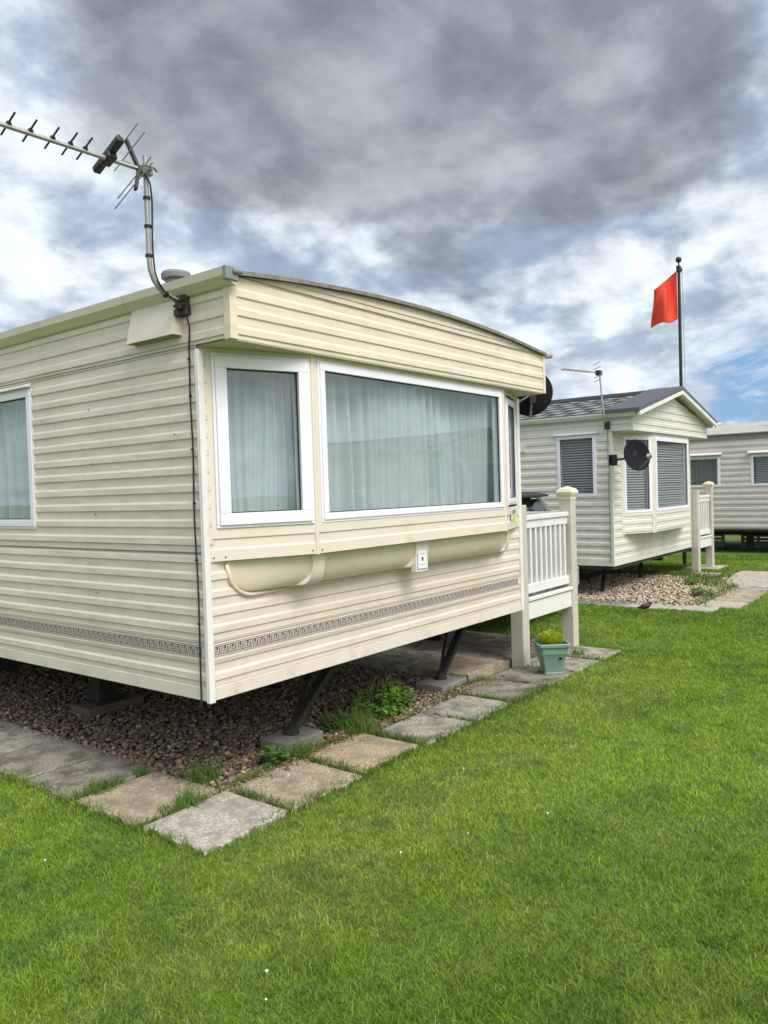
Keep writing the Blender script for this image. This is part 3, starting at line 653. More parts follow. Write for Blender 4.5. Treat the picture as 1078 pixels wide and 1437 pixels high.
# ------------------------------------------------------------ CARAVAN 2
def gabled_caravan(loc,lab,rz=0,group=None):
    o=thing('static_caravan',lab,'static caravan',loc,rz,group);W=3.3;LN=8.6;ZB=.425;ZE=2.38;ZP=2.76;ZF=2.17;ph=.47;P=.105
    t=MB();wall_with_holes(t,(0,LN),(0,0),ZB+.05,ZE,ph,[(LN-6,LN-4.9,1.33,2.15),(LN-.76,LN-.20,1.33,2.15)],P=P,d=.010);siding(t,(0,0),(0,-.28),ZF,ZE,ph,P,.010)
    t.build('wall',green2,o)
    t=MB();siding(t,(0,0),(W,0),ZB+.05,1.2,ph,P,.010);siding(t,(0,0),(.32,0),1.2,ZF,ph,P,.010);siding(t,(W-.32,0),(W,0),1.2,ZF,ph,P,.010);t.build('wall',green2,o)
    t=MB();siding(t,(W,0),(W,LN),ZB+.05,ZE,ph,P,.01);siding(t,(W,LN),(0,LN),ZB+.05,ZE,ph,P,.01);t.build('wall',green2,o)
    t=MB()
    def ug(z):
        if z<=ZE: return (0,1)
        k=(z-ZE)/(ZP-.06-ZE);return (.5*k,1-.5*k) if k<1 else (.5,.5)
    siding(t,(0,-.28),(W,-.28),ZF,ZP-.07,ph,P,.010,ur=ug);t.box(0.01,W-.01,-.27,-.0,ZF-.005,ZF);t.build('gable_fascia',green2,o)
    t=MB();t.box(-.012,.03,-.30,-.27,ZF-.004,ZE);t.box(-.012,.026,-.014,.02,ZB,ZF-.01);t.box(W-.026,W+.012,-.014,.02,ZB,ZF-.01);t.slab2((0,LN),(0,0),ZB,ZB+.05,-.02,.012);t.slab2((0,0),(W,0),ZB,ZB+.05,-.02,.012);t.build('corner_trim',M('pale_green_trim',(.66,.68,.58),.45,.05),o)
    t=MB();t.box(.02,W-.02,.02,LN-.02,ZB-.05,ZB+.02);t.build('underfloor',undm,o)
    t=MB();t.box(.02,W-.02,.85,.87,.5,2.3);t.box(.4,.42,.02,6,.5,2.3);t.build('interior_partition',M('dim_room',(.12,.12,.115),.9),o)
    # tiled roof slopes
    for sgn in (0,1):
        x0,x1=-.10,W/2;y0,y1=.02,LN+.1
        Ls=math.hypot(x1-x0,ZP-ZE+.0);nu=int((y1-y0)/.03);nv=110
        t=MB();sl=(ZP-(ZE+.01))/(x1-x0);vs=[];jshade=[]
        for j in range(nv+1):
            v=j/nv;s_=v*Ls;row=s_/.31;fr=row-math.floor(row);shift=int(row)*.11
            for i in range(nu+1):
                y=y0+(y1-y0)*i/nu;wv=abs(sin(pi*(y+shift)/.30))**.6;jshade.append(fr>.95 or wv<.46)  # tile joints and row laps coloured black, lap shadow painted in with the gaps
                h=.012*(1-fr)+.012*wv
                x=x0+(x1-x0)*v;z=ZE+.012+sl*(x-x0)+h
                vs.append((W-x if sgn else x,y,z))
        t.vs(vs)
        for j in range(nv):
            for i in range(nu): a=j*(nu+1)+i; t.f.append((a,a+1,a+nu+2,a+nu+1));t.m.append(1 if jshade[a] else 0)
        t.build('roof_slope',[tilem,tileshade],o,smooth=35)
    # verge covering and bargeboards
    t=MB()
    for (xa,xb) in ((-.12,W/2),(W+.12,W/2)):
        za=ZE+.015;zb=ZP+.075
        t.hexa([(xa,-.42,za),(xb,-.42,zb-.03),(xb,.06,zb-.03),(xa,.06,za),(xa,-.42,za+.045),(xb,-.42,zb+.018),(xb,.06,zb+.018),(xa,.06,za+.045)])
    t.bar((W/2,.06,ZP+.05),(W/2,LN+.1,ZP+.05),.14,.05);t.build('verge',vergem,o)
    t=MB()
    for (xa,xb) in ((-.10,W/2),(W+.10,W/2)):
        za=ZE-.035;zb=ZP-.02
        t.hexa([(xa,-.425,za),(xb,-.425,zb),(xb,-.395,zb),(xa,-.395,za),(xa,-.425,za+.05),(xb,-.425,zb+.05),(xb,-.395,zb+.05),(xa,-.395,za+.05)])
    t.build('bargeboard',M('barge_white',(.72,.72,.66),.45),o)
    t=MB()
    for (xa,xb) in ((-.08,W/2),(W+.08,W/2)):
        za=ZE-.0;zb=ZP+.01
        t.hexa([(xa,-.395,za),(xb,-.395,zb),(xb,-.0,zb),(xa,-.0,za),(xa,-.395,za+.012),(xb,-.395,zb+.012),(xb,-.0,zb+.012),(xa,-.0,za+.012)])
    t.build('soffit',green2,o)
    gp=[(-.02,2.335),(-.07,2.345),(-.095,2.385),(-.095,2.405),(-.02,2.405)]
    t=MB();t.prism(gp,'y',-.36,LN);t.build('gutter',MATS['pale_green_trim'],o)
    t=MB();t.prism([(W-x,z) for x,z in gp],'y',-.36,LN);t.tube([(W+.11,-.40,2.39),(W+.2,-.44,2.40)],.02);t.build('gutter',MATS['pale_green_trim'],o)
    w_=window(o,(0,.75),(0,.21),1.335,2.145,.04,kind='blind',proud=.016);t=MB();t.prism([(-.004,2.19),(-.045,2.165),(-.045,2.155),(-.004,2.17)],'y',.17,.79);t.build('drip_rail',whitet,w_)
    window(o,(0,5.99),(0,4.91),1.335,2.145,.04,kind='blind',proud=.016)
    B0=(.30,0);B1=(.86,-.25);B2=(2.44,-.25);B3=(3.0,0);Lf=(Vector(B1)-Vector(B0)).length
    t=MB()
    for A,B in ((B0,B1),(B1,B2),(B2,B3)):
        siding(t,A,B,.82,1.09,.84,P,.008)
        Ln=(Vector(B)-Vector(A)).length
        t.slab2(A,lerp(A,B,.05),1.08,ZF,-.02,.004);t.slab2(lerp(A,B,Ln-.05),B,1.08,ZF,-.02,.004);t.slab2(lerp(A,B,.05),lerp(A,B,Ln-.05),2.125,ZF,-.02,.004)
    t.face([(*B0,.82),(*B1,.82),(*B2,.82),(*B3,.82)])
    t.slab2(B0,lerp(B0,B1,.05),.815,1.085,-.01,.006)
    t.slab2(lerp(B0,B1,Lf-.05),B1,.815,1.085,-.01,.011);t.slab2(B1,lerp(B1,B2,.05),.815,1.085,-.01,.011)
    t.build('bay',green2,o)
    window(o,lerp(B0,B1,.06),lerp(B0,B1,Lf-.06),1.10,2.11,.036,kind='blind',proud=.014)
    window(o,lerp(B1,B2,.07),lerp(B1,B2,1.58-.07),1.10,2.11,.045,kind='blind',proud=.014)
    window(o,lerp(B2,B3,.06),lerp(B2,B3,Lf-.06),1.10,2.11,.036,kind='blind',proud=.014)
    t=MB();t.prism([(1.95-7.46+5.51+1.2,2.0),(1,2)][:0] or [(1.22,2.06),(1.42,2.06),(1.42,1.97),(1.22,1.97)],'x',-.03,0);t.build('vent_hood',MATS['pale_green_trim'],o)
    t=MB()
    for x in (.8,2.5): t.box(x-.03,x+.03,.2,LN-.3,.27,.375)
    for y in (.4,1.8,3.4,5.4): t.box(.1,W-.1,y,y+.05,.30,.375)
    t.build('chassis',chassm,o)
    for (a,b) in ((.55,.35),(2.3,.45)):
        t=MB();t.bar((a-.1,b,.03),(a+.32,b+.12,.37),.05,.04);t.build('steady_leg',chassm,o)
    for x in (.45,W-.45):
        wl=MB();wl.lathe([(.17,-.07),(.26,-.085),(.28,-.05),(.28,.05),(.26,.085),(.17,.07)],(x,4.3,.28),24,0,Matrix.Rotation(pi/2,3,'Y'));wl.build('wheel',blackr,o,smooth=40)
    return o
c2=gabled_caravan((7.46,.97,0),'pale green gabled caravan with dark tiled roof and bay window beyond the lawn')
dish((7.43,.65,1.84),(7.46,.95,1.80),(-.50,-.82,.16),'black satellite dish on an arm in front of the pale green caravan',r=.195)
t=thing('tv_aerial','small thin TV aerial above the tiled roof of the green caravan','tv aerial',(7.44,1.0,2.22))
q=MB();q.tube(smoothpath([(0,0,.05),(-.06,.0,.08),(-.10,.0,.14),(-.11,.02,.3),(-.11,.05,.72)],5),.011,8);q.build('mast',steelm,t,smooth=True)
q=MB();q.box(-.04,0,-.03,.03,-.02,.08);q.build('wall_bracket',blackm,t)
ax2=Vector((-.62,.75,.12)).normalized();e2=Vector((.75,.62,0)).normalized();b2=Vector((-.11,.05,.70))
q=MB();q.bar(b2-ax2*.04,b2+ax2*.50,.018,.018);bmo=q.build('boom',steelm,t)
for s_ in (.16,.21,.26,.31,.36,.41,.46): 
    q=MB();q.tube([b2+ax2*s_-e2*.075,b2+ax2*s_+e2*.075],.006,5);q.build('director_element',steelm,bmo)
q=MB();q.bar(b2+ax2*.03-Vector((0,0,.11)),b2+ax2*.03+Vector((0,0,.13)),.045,.03);q.box(-.15,-.07,.03,.09,.67,.73);q.build('reflector_arm',blackm,t)
for z in (-.10,-.05,.06,.12): 
    q=MB();q.tube([b2+ax2*.03+Vector((0,0,z))-e2*.14,b2+ax2*.03+Vector((0,0,z))+e2*.14],.005,5);q.build('reflector_rod',steelm,t)
q=MB();q.tube(smoothpath([(-.01,-.0,.0),(-.012,.01,-.3),(-.012,-.012,-.55),(-.012,-.005,-.62),(-.014,.0,-.9),(-.012,-.006,-1.3),(-.012,.004,-1.75)],6),.006,6);q.build('cable',M('grey_cable',(.2,.2,.18),.6),t,smooth=True)
# flue on the green caravan's roof
q=MB();q.tube([(7.95,2.25,2.5),(7.95,2.25,2.66)],.045,16);q.lathe([(.05,0),(.075,.01),(.075,.045),(.05,.06),(.02,.065)],(7.95,2.25,2.66),20);q.build('flue_cap',galv,c2,smooth=40).matrix_parent_inverse=Matrix.Translation((-7.46,-.97,0))

# ------------------------------------------------------------ CARAVAN 3
c3=thing('static_caravan','taupe caravan with a low grey roof farthest away at the right edge','static caravan',(14.586,-2.2,0))
LN3=9.0;t=MB()
wall_with_holes(t,(0,LN3),(0,0),.52,2.30,.52,[(LN3-7.6,LN3-6.7,1.36,1.99),(LN3-4.6,LN3-3.68,1.36,1.99),(LN3-3.10,LN3-1.9,1.36,1.99)],P=.118,d=.010);t.build('wall',beige3,c3)
t=MB();siding(t,(0,0),(3.1,0),.52,2.41,.52,.118,.01);siding(t,(3.1,0),(3.1,LN3),.52,2.30,.52,.118,.01);siding(t,(3.1,LN3),(0,LN3),.52,2.41,.52,.118,.01);t.build('wall',beige3,c3)
t=MB();t.slab2((0,LN3),(0,0),2.30,2.415,-.01,.014);t.slab2((0,LN3),(0,0),.49,.53,-.02,.014);t.slab2((0,LN3),(0,LN3-.05),.5,2.3,0,.013);t.build('eave_board',M('mauve_brown',(.28,.235,.215),.6,.08),c3)
n=20;rf=MB()
for i in range(n):
    x0=-.06+3.22*i/n;x1=-.06+3.22*(i+1)/n;f3=lambda x:2.415+.30*(1-((x-1.55)/1.62)**2)
    za,zb=f3(x0),f3(x1)
    rf.hexa([(x0,-.1,za),(x1,-.1,zb),(x1,LN3+.1,zb),(x0,LN3+.1,za),(x0,-.1,za+.02),(x1,-.1,zb+.02),(x1,LN3+.1,zb+.02),(x0,LN3+.1,za+.02)])
    rf.prism([(x0,2.3),(x1,2.3),(x1,zb),(x0,za)],'y',.0,.03);rf.prism([(x0,2.3),(x1,2.3),(x1,zb),(x0,za)],'y',LN3-.03,LN3)
rf.build('roof',M('pale_roof',(.42,.40,.37),.6,.12,2,dirt=(.26,.25,.23),dscale=3),c3)
for a,b in ((7.6,6.7),(4.6,3.68),(3.10,1.9)):
    w_=window(c3,(0,a-.01),(0,b+.01),1.365,1.985,.045,kind='blind' if a<3.5 else 'curtain',cm=curtg,proud=.016,inset=.3)
    t=MB();t.prism([(-.004,2.07),(-.09,2.03),(-.09,2.015),(-.004,2.03)],'y',b-.04,a+.04);t.build('awning_rail',whitet,w_)
t=MB();t.box(.02,3.08,.02,LN3-.02,.44,.53);t.build('underfloor',undm,c3)
t=MB();t.box(1.2,1.22,.02,LN3-.02,.53,2.3);t.build('interior_partition',MATS['dim_room'],c3)
t=MB()
for x in (.7,2.4): t.box(x-.03,x+.03,.3,LN3-.3,.34,.44)
for y in (2.0,3.2,4.5): t.box(.5,.62,y,y+.12,0,.44)
t.build('chassis',chassm,c3)
for y in (2.6,5.6):
    wl=MB();wl.lathe([(.17,-.07),(.26,-.085),(.28,-.05),(.28,.05),(.26,.085),(.17,.07)],(.5,y,.28),24,0,Matrix.Rotation(pi/2,3,'Y'));wl.build('wheel',blackr,c3,smooth=40)
# stacked pallet boards kept under it
for i,(y,lab) in enumerate(((2.85,'grey slatted pallet leaning under the taupe caravan, right of the far decking post'),(3.9,'grey slatted pallet under the taupe caravan beside the far decking post'))):
    t=MB()
    for k in range(5): t.box(15.6,15.62,y-2.2,y-1.5,.05+k*.075,.10+k*.075)
    for yy in (y-2.2,y-1.86,y-1.55): t.box(15.62,15.70,yy,yy+.05,.03,.42)
    tag(t.build('pallet',M('grey_timber',(.30,.29,.25),.9,.2,6)),lab,'pallet')

# mirrored neighbours seen in the window glass
c4=copy_tree(c2);c4.location=(14.9,-6.9,0);c4.rotation_euler=(0,0,pi);c4['label']='green gabled caravan across the lawn, seen only reflected in the big bay window';c4['group']='gabled caravans behind the photographer'
c5=copy_tree(c2);c5.location=(-12.0,3.2,0);c5['label']='green gabled caravan seen only reflected in the window of the side wall';c5['group']='gabled caravans behind the photographer'

# ------------------------------------------------------------ flag
fp=thing('flagpole','tall black flagpole rising behind the green caravan roof','flagpole',(11.95,1.43,0),0)
t=MB();t.tube([(0,0,0),(0,0,5.30)],[.035,.026],12);t.build('pole',blackm,fp,smooth=40)
t=MB();t.lathe([(.01,5.36),(.04,5.375),(.055,5.41),(.04,5.45),(.01,5.465)],(0,0,0),16);t.tube([(0,0,5.28),(0,0,5.37)],.014);t.build('finial',blackm,fp,smooth=True)
t=MB();t.box(-.05,.06,-.03,.03,5.20,5.30);t.tube([(.05,-.02,5.26),(.07,-.03,5.23)],.02);t.build('pulley',blackm,fp)
t=MB();t.tube([(.05,-.04,5.22),(.07,-.05,3.5),(.06,-.05,1.2)],.006,6);t.build('rope',M('rope_grey',(.45,.45,.43),.8),fp)
fl=MB();dl=-Vector((R_.x,R_.y,0)).normalized();nl=Vector((f_.x,f_.y,0)).normalized()
nu,nv=36,30;vs=[]
for j in range(nv+1):
    v=j/nv
    for i in range(nu+1):
        u=i/nu
        s_=u*.43
        z=5.22-.84*v-u*(.34-.20*v)-.03*sin(6*u)*v
        dep=.10*sin(6.0*u+1.8*v)*u**.5+.05*sin(12*u-4*v)*u
        p=Vector((11.95,1.43,0))+dl*(s_+.035)+nl*dep;vs.append((p.x,p.y,z))
fl.vs(vs)
for j in range(nv):
    for i in range(nu): a=j*(nu+1)+i; fl.f.append((a,a+1,a+nu+2,a+nu+1));fl.m.append(0)
fo=fl.build('flag',flagm,smooth=True);sm=fo.modifiers.new('thick','SOLIDIFY');sm.thickness=.003
tag(fo,'plain orange-red flag hanging from the top of the black pole','flag')

# ------------------------------------------------------------ parked car
pc=thing('parked_car','silver hatchback parked behind the white railing, mostly hidden','car',(5.32,.86,0))
def carbody():
    t=MB()
    st=[(0.0,.34,.78,.62),(.03,.25,.90,.74),(.12,.22,.98,.79),(.5,.20,1.0,.82),(1.2,.20,.98,.835),(2.4,.2,.97,.835),(3.1,.22,.93,.82),(3.7,.24,.80,.76),(3.88,.32,.66,.62)]
    rings=[]
    for (y,zb,zt,hw) in st:
        prof=[(-hw*.93,zb),(-hw,zb+.14),(-hw,zt-.16),(-hw*.965,zt-.04),(-hw*.90,zt),(hw*.90,zt),(hw*.965,zt-.04),(hw,zt-.16),(hw,zb+.14),(hw*.93,zb)]
        rings.append(t.vs([(x,y,z) for x,z in prof]))
    for a,b in zip(rings,rings[1:]):
        for k in range(10): t.f.append((a+k,a+(k+1)%10,b+(k+1)%10,b+k));t.m.append(0)
    t.f.append(tuple(rings[0]+k for k in reversed(range(10))));t.f.append(tuple(rings[-1]+k for k in range(10)));t.m+=[0,0]
    # roof and pillars
    rs=[(.16,.76,.98),(.42,.66,1.36),(.9,.64,1.42),(1.7,.64,1.42),(2.1,.63,1.36),(2.85,.74,.96)]
    rg=[t.vs([(-w,y,z),(w,y,z),(w,y,z+.02),(-w,y,z+.02)]) for y,w,z in rs[1:5]]
    for a,b in zip(rg,rg[1:]):
        for k in range(4): t.f.append((a+k,a+(k+1)%4,b+(k+1)%4,b+k));t.m.append(0)
    for s in (-1,1):
        for a,b in ((0,1),(4,5)): t.bar((s*rs[a][1],rs[a][0],rs[a][2]-.01),(s*rs[b][1],rs[b][0],rs[b][2]+.01),.06,.05)
        t.bar((s*.80,1.5,.97),(s*.64,1.5,1.42),.06,.04)
    return t
carbody().build('body',carm,pc,smooth=35)
t=MB();t.hexa([(-.70,.17,.97),(.70,.17,.97),(.70,.21,.97),(-.70,.21,.97),(-.61,.39,1.35),(.61,.39,1.35),(.61,.43,1.35),(-.61,.43,1.35)]);t.build('rear_window',carglass,pc)
t=MB();t.hexa([(-.60,.26,1.375),(.60,.26,1.375),(.62,.45,1.36),(-.62,.45,1.36),(-.60,.26,1.395),(.60,.26,1.395),(.63,.45,1.435),(-.63,.45,1.435)]);t.build('spoiler',blackm,pc)
for s in (-1,1):
    t=MB();t.hexa([(s*.79,.32,.96),(s*.80,2.6,.96),(s*.77,2.6,.96),(s*.76,.32,.96),(s*.655,.52,1.36),(s*.64,2.02,1.36),(s*.62,2.02,1.36),(s*.635,.52,1.36)]);t.build('side_window',carglass,pc)
    t=MB();t.hexa([(s*.60,-.005,.72),(s*.765,.10,.72),(s*.76,.14,.72),(s*.60,.03,.72),(s*.62,.03,.97),(s*.765,.13,.97),(s*.76,.17,.97),(s*.62,.07,.97)]);t.build('tail_light',redm,pc)
t=MB();t.hexa([(-.62,2.78,.97),(.62,2.78,.97),(.62,2.75,.97),(-.62,2.75,.97),(-.6,2.14,1.35),(.6,2.14,1.35),(.6,2.11,1.35),(-.6,2.11,1.35)]);t.build('windscreen',carglass,pc)
t=MB();t.box(-.74,.74,-.04,.06,.34,.58);t.build('rear_bumper',carm,pc,bevel=.03)
t=MB();t.box(-.70,.70,-.035,.05,.26,.34);t.build('bumper_lip',blackm,pc)
for s in (-1,1):
    for y in (.72,3.1):
        Rm=Matrix.Rotation(pi/2,3,'Y')
        wl=MB();wl.lathe([(.19,-.09),(.29,-.10),(.305,-.07),(.305,.07),(.29,.10),(.19,.09)],(s*.76,y,.305),28,0,Rm);wo_=wl.build('wheel',blackr,pc,smooth=40)
        rm=MB();rm.lathe([(.19,-.085),(.17,-.06),(.03,-.07),(.03,.07),(.17,.06),(.19,.085)],(s*.76,y,.305),10,0,Rm);rm.build('rim',galv,wo_)

# ------------------------------------------------------------ planter
pot=thing('planter','square green plastic planter with a yellow-green plant by the decking post','planter',(3.27,-.155,.024),radians(-50));pot.scale=(.82,.82,.96)
def sqring(t,rr,mat=0,close=True):
    ids=[]
    for r,z in rr:
        c_=.12*r;pts=[]
        for (sx,sy) in ((-1,-1),(1,-1),(1,1),(-1,1)):
            a,b=((-1,-1),(1,-1),(1,1),(-1,1)).index((sx,sy)),0
            if (sx,sy) in ((-1,-1),(1,1)): pts+=[(sx*r,sy*(r-c_),z),(sx*(r-c_),sy*r,z)]
            else: pts+=[(sx*(r-c_),sy*r,z),(sx*r,sy*(r-c_),z)]
        ids.append(t.vs(pts))
    for a,b in zip(ids,ids[1:]):
        for k in range(8): t.f.append((a+k,a+(k+1)%8,b+(k+1)%8,b+k));t.m.append(mat)
    t.f.append(tuple(ids[0]+k for k in reversed(range(8))));t.f.append(tuple(ids[-1]+k for k in range(8)));t.m+=[mat,mat]
t=MB();sqring(t,[(.085,0),(.088,.012),(.084,.018),(.098,.08),(.112,.13),(.126,.165),(.132,.172),(.137,.225),(.150,.228),(.155,.232),(.156,.252),(.150,.258),(.138,.257),(.134,.225),(.05,.222)]);t.build('pot',potm,pot)
t=MB();sqring(t,[(.128,.224),(.128,.236)]);t.build('soil',soilm,pot)
t=MB();t.face([(.040,-.1225,.145),(.052,-.125,.150),(.060,-.124,.142),(.074,-.127,.152),(.070,-.1225,.128),(.052,-.120,.122),(.044,-.120,.130)]);t.build('dark_mark',blackm,pot)
# leaf helper
def leafmesh(specs):
    """specs: list of (base, dir, length, width, bend, up-normal tilt, colour)"""
    V=[];F=[];C=[]
    for (b,d,l,w,bend,col) in specs:
        b=Vector(b);d=Vector(d).normalized();sdv=d.cross(Vector((0,0,1)))
        if sdv.length<.05: sdv=Vector((1,0,0))
        sdv.normalize();dn=Vector((0,0,-1));k=len(V)
        prof=((0,.12),(.25,.75),(.55,1.),(.82,.6),(1,.03))
        for (s,wd) in prof:
            c=b+d*(l*s)+dn*(bend*l*s*s)
            V.extend([c-sdv*w*wd*.5,c-Vector((0,0,w*wd*.12)),c+sdv*w*wd*.5])
        for i in range(4):
            for j in range(2):
                a=k+i*3+j;F.append((a,a+1,a+4,a+3));C.append(col)
    return V,F,C
def buildtinted(name,V,F,C,mat,parent=None,smooth=False):
    me=bpy.data.meshes.new(name);me.from_pydata([tuple(v) for v in V],[],F);me.materials.append(mat)
    at=me.attributes.new('tint','FLOAT_COLOR','FACE');at.data.foreach_set('color',np.array([(*c,1) for c in C],dtype=np.float32).ravel())
    if smooth: me.polygons.foreach_set('use_smooth',[True]*len(F))
    me.update();o=bpy.data.objects.new(name,me);ROOT.objects.link(o)
    if parent:o.parent=parent
    return o
leafm=M('leaf',(.1,.2,.03),.5,.2,25,attr=True,trans=.3,spec=.35)
sp=[]
for i in range(1100):
    a=random.uniform(0,2*pi);r=.125*math.sqrt(random.random());z=.235+random.random()*(.125-.5*r)
    d=Vector((cos(a)*random.uniform(.2,1),sin(a)*random.uniform(.2,1),random.uniform(.2,1.2)))
    g_=random.random();sp.append(((r*cos(a),r*sin(a),z),d,random.uniform(.018,.04),random.uniform(.008,.014),.3,(.30+.22*g_,.40+.16*g_,.03)))
buildtinted('leaves',*leafmesh(sp),leafm,pot)

# ------------------------------------------------------------ paving slabs
SL=[]
slabmats={}
for nm,c,d,ds in (('dark',(.29,.26,.21),(.12,.105,.075),7),('brown',(.42,.34,.245),(.25,.21,.155),8),('pale',(.50,.45,.39),(.33,.295,.25),16),('grey',(.38,.345,.285),(.16,.15,.12),7),('tan',(.44,.35,.24),(.27,.22,.16),8)):
    slabmats[nm]=M('paving_'+nm,c,.93,.5,75,1.0,75 if nm!='pale' else 130,dirt=d,dscale=ds*.9,dthr=(.44,.62))
def paving(x0,x1,y0,y1,mat,lab,h=.022,tilt=(0,0),seed=0,rot=0,group='paving slabs round the cream caravan',thick=.05):
    rs=random.Random(seed);n=14;t=MB();cx=(x0+x1)/2;cy=(y0+y1)/2
    def ej(k): return .008*math.sin(k*2.1+seed)+.006*math.sin(k*5.3+seed*2)
    vs=[]
    for j in range(n+1):
        for i in range(n+1):
            u=(0,.016,*[q/(n-2) for q in range(1,n-2)],.984,1)[i];v=(0,.016,*[q/(n-2) for q in range(1,n-2)],.984,1)[j];x=x0+(x1-x0)*u;y=y0+(y1-y0)*v
            e=min(u,1-u,v,1-v)
            if i in(0,n): x+=ej(j)*(1 if i else -1)
            if j in(0,n): y+=ej(i+9)*(1 if j else -1)
            z=h+rs.uniform(-.0006,.0006)-(.006 if e==0 else 0)-(.008*rs.random() if (i in(0,n) and j in (0,n)) else 0)
            dx=x-cx;dy=y-cy;z+=tilt[0]*dx+tilt[1]*dy
            vs.append((cx+dx*cos(rot)-dy*sin(rot),cy+dx*sin(rot)+dy*cos(rot),z))
    t.vs(vs)
    for j in range(n):
        for i in range(n): a=j*(n+1)+i;t.f.append((a,a+1,a+n+2,a+n+1));t.m.append(0)
    ring=[i for i in range(n+1)]+[j*(n+1)+n for j in range(1,n+1)]+[n*(n+1)+i for i in range(n-1,-1,-1)]+[j*(n+1) for j in range(n-1,0,-1)]
    b=t.vs([(t.v[i][0],t.v[i][1],t.v[i][2]-thick) for i in ring])
    for k in range(len(ring)): q=(k+1)%len(ring);t.f.append((ring[k],ring[q],b+q,b+k));t.m.append(0)
    o=t.build('paving_slab',slabmats[mat],smooth=30);tag(o,lab,'paving slab',group);SL.append((x0,x1,y0,y1));return o
paving(-.30,.19,-.305,.140,'pale','pale gravelly slab at the very corner of the path, nearest the camera',seed=1,tilt=(.01,.0))
paving(-.31,.18,.165,.69,'brown','brown slab just left of the pale corner slab',seed=2,tilt=(.0,-.01))
paving(-.31,.20,.71,1.17,'dark','dark mottled slab third along the left side path from the corner',seed=3)
paving(-.31,.20,1.19,1.70,'dark','dark slab at the left edge of the photo, fourth from the corner',seed=4,h=.026)
paving(-.31,.20,1.72,2.25,'grey','dark slab farthest along the left path at the photo edge',seed=5)
paving(-.31,.20,2.27,2.80,'dark','slab beyond the left photo edge beside the gravel',seed=6)
paving(.215,.735,-.305,.145,'brown','greyish brown slab right of the pale corner slab',seed=7,tilt=(.0,.008))
paving(.765,1.275,-.27,.150,'tan','tan slab between the brown slab and the large dark one',seed=8,h=.028,tilt=(0,-.01))
paving(1.325,1.84,-.30,.10,'grey','dark blotched slab right of the tan slab below the leafy weed',seed=9)
paving(1.86,2.36,-.30,.12,'grey','grey slab with a pale worn patch, left of the slabs by the planter',seed=10)
paving(2.40,2.88,-.30,.20,'dark','dark slab between the pale-patched slab and the green planter',seed=11)
paving(2.90,3.38,-.30,.20,'dark','dark slab on which the green planter stands',seed=12,h=.026)
paving(3.40,3.88,-.30,.22,'grey','grey slab right of the planter below the railing',seed=13)
paving(3.90,4.36,-.30,.20,'grey','last slab of the front path under the capped decking post',seed=14)
paving(2.70,3.28,.27,.85,'tan','raised stone slab with a thick front edge under the caravan corner',h=.075,seed=15,thick=.07)
paving(3.30,3.88,.27,.85,'dark','raised dark slab just behind the left decking post',h=.060,seed=16,thick=.07)
paving(3.90,4.42,.27,.85,'grey','slab under the decking behind its right post',h=.045,seed=17)
paving(2.70,3.28,.88,1.46,'grey','shaded slab deeper under the caravan corner',h=.070,seed=18,thick=.07)
paving(3.30,3.88,.88,1.46,'grey','shaded slab in the middle under the decking',h=.05,seed=19)
paving(3.90,4.42,.88,1.46,'grey','slab at the back right under the decking next to the grass',h=.045,seed=20)
G2='paving slabs round the pale green caravan'
y=1.9
for i,lb in enumerate(('nearest the camera on the left side path','second','third','fourth')): pass
paving(6.85,7.22,-.40,.10,'pale','pale slab at the near corner of the path round the green caravan',seed=31,group=G2)
paving(6.80,7.18,.12,.60,'pale','pale slab left of the green caravan path corner',seed=32,group=G2)
paving(6.80,7.18,.62,1.10,'dark','dark slab beside the gravel below the green caravan side wall',seed=33,group=G2)
paving(6.80,7.18,1.12,1.60,'dark','dark slab farthest back along the green caravan side',seed=34,group=G2)
paving(7.24,7.72,-.60,-.14,'pale','pale slab first along the front path of the green caravan',seed=35,group=G2)
paving(7.74,8.22,-.60,-.14,'brown','brownish slab second along the front path of the green caravan',seed=36,group=G2)
paving(8.24,8.72,-.58,-.12,'brown','slab third along the front path of the green caravan',seed=37,group=G2)
paving(8.74,9.22,-.56,-.10,'grey','slab fourth along the front path of the green caravan',seed=38,group=G2)
paving(9.24,9.85,-.54,.20,'pale','wide slab fifth along the front path of the green caravan',seed=39,group=G2)
paving(9.87,10.5,-.50,.25,'pale','slab sixth along the far path, left of the photo edge',seed=40,group=G2)
paving(10.52,11.2,-.45,.30,'pale','slab at the right photo edge on the far path',seed=41,group=G2)
paving(10.2,10.75,.50,.95,'pale','slab in front of the left post of the far decking',seed=42,group=G2)
paving(11.3,11.95,.70,1.25,'pale','slab under the capped post of the far decking',seed=43,group=G2)

g=MB();g.face([(-.30,-.29,.003),(4.36,-.29,.003),(4.36,.12,.003),(.16,.12,.003),(.16,2.8,.003),(-.30,2.8,.003)]);kind(g.build('path_bed',bedm,fixn=False))
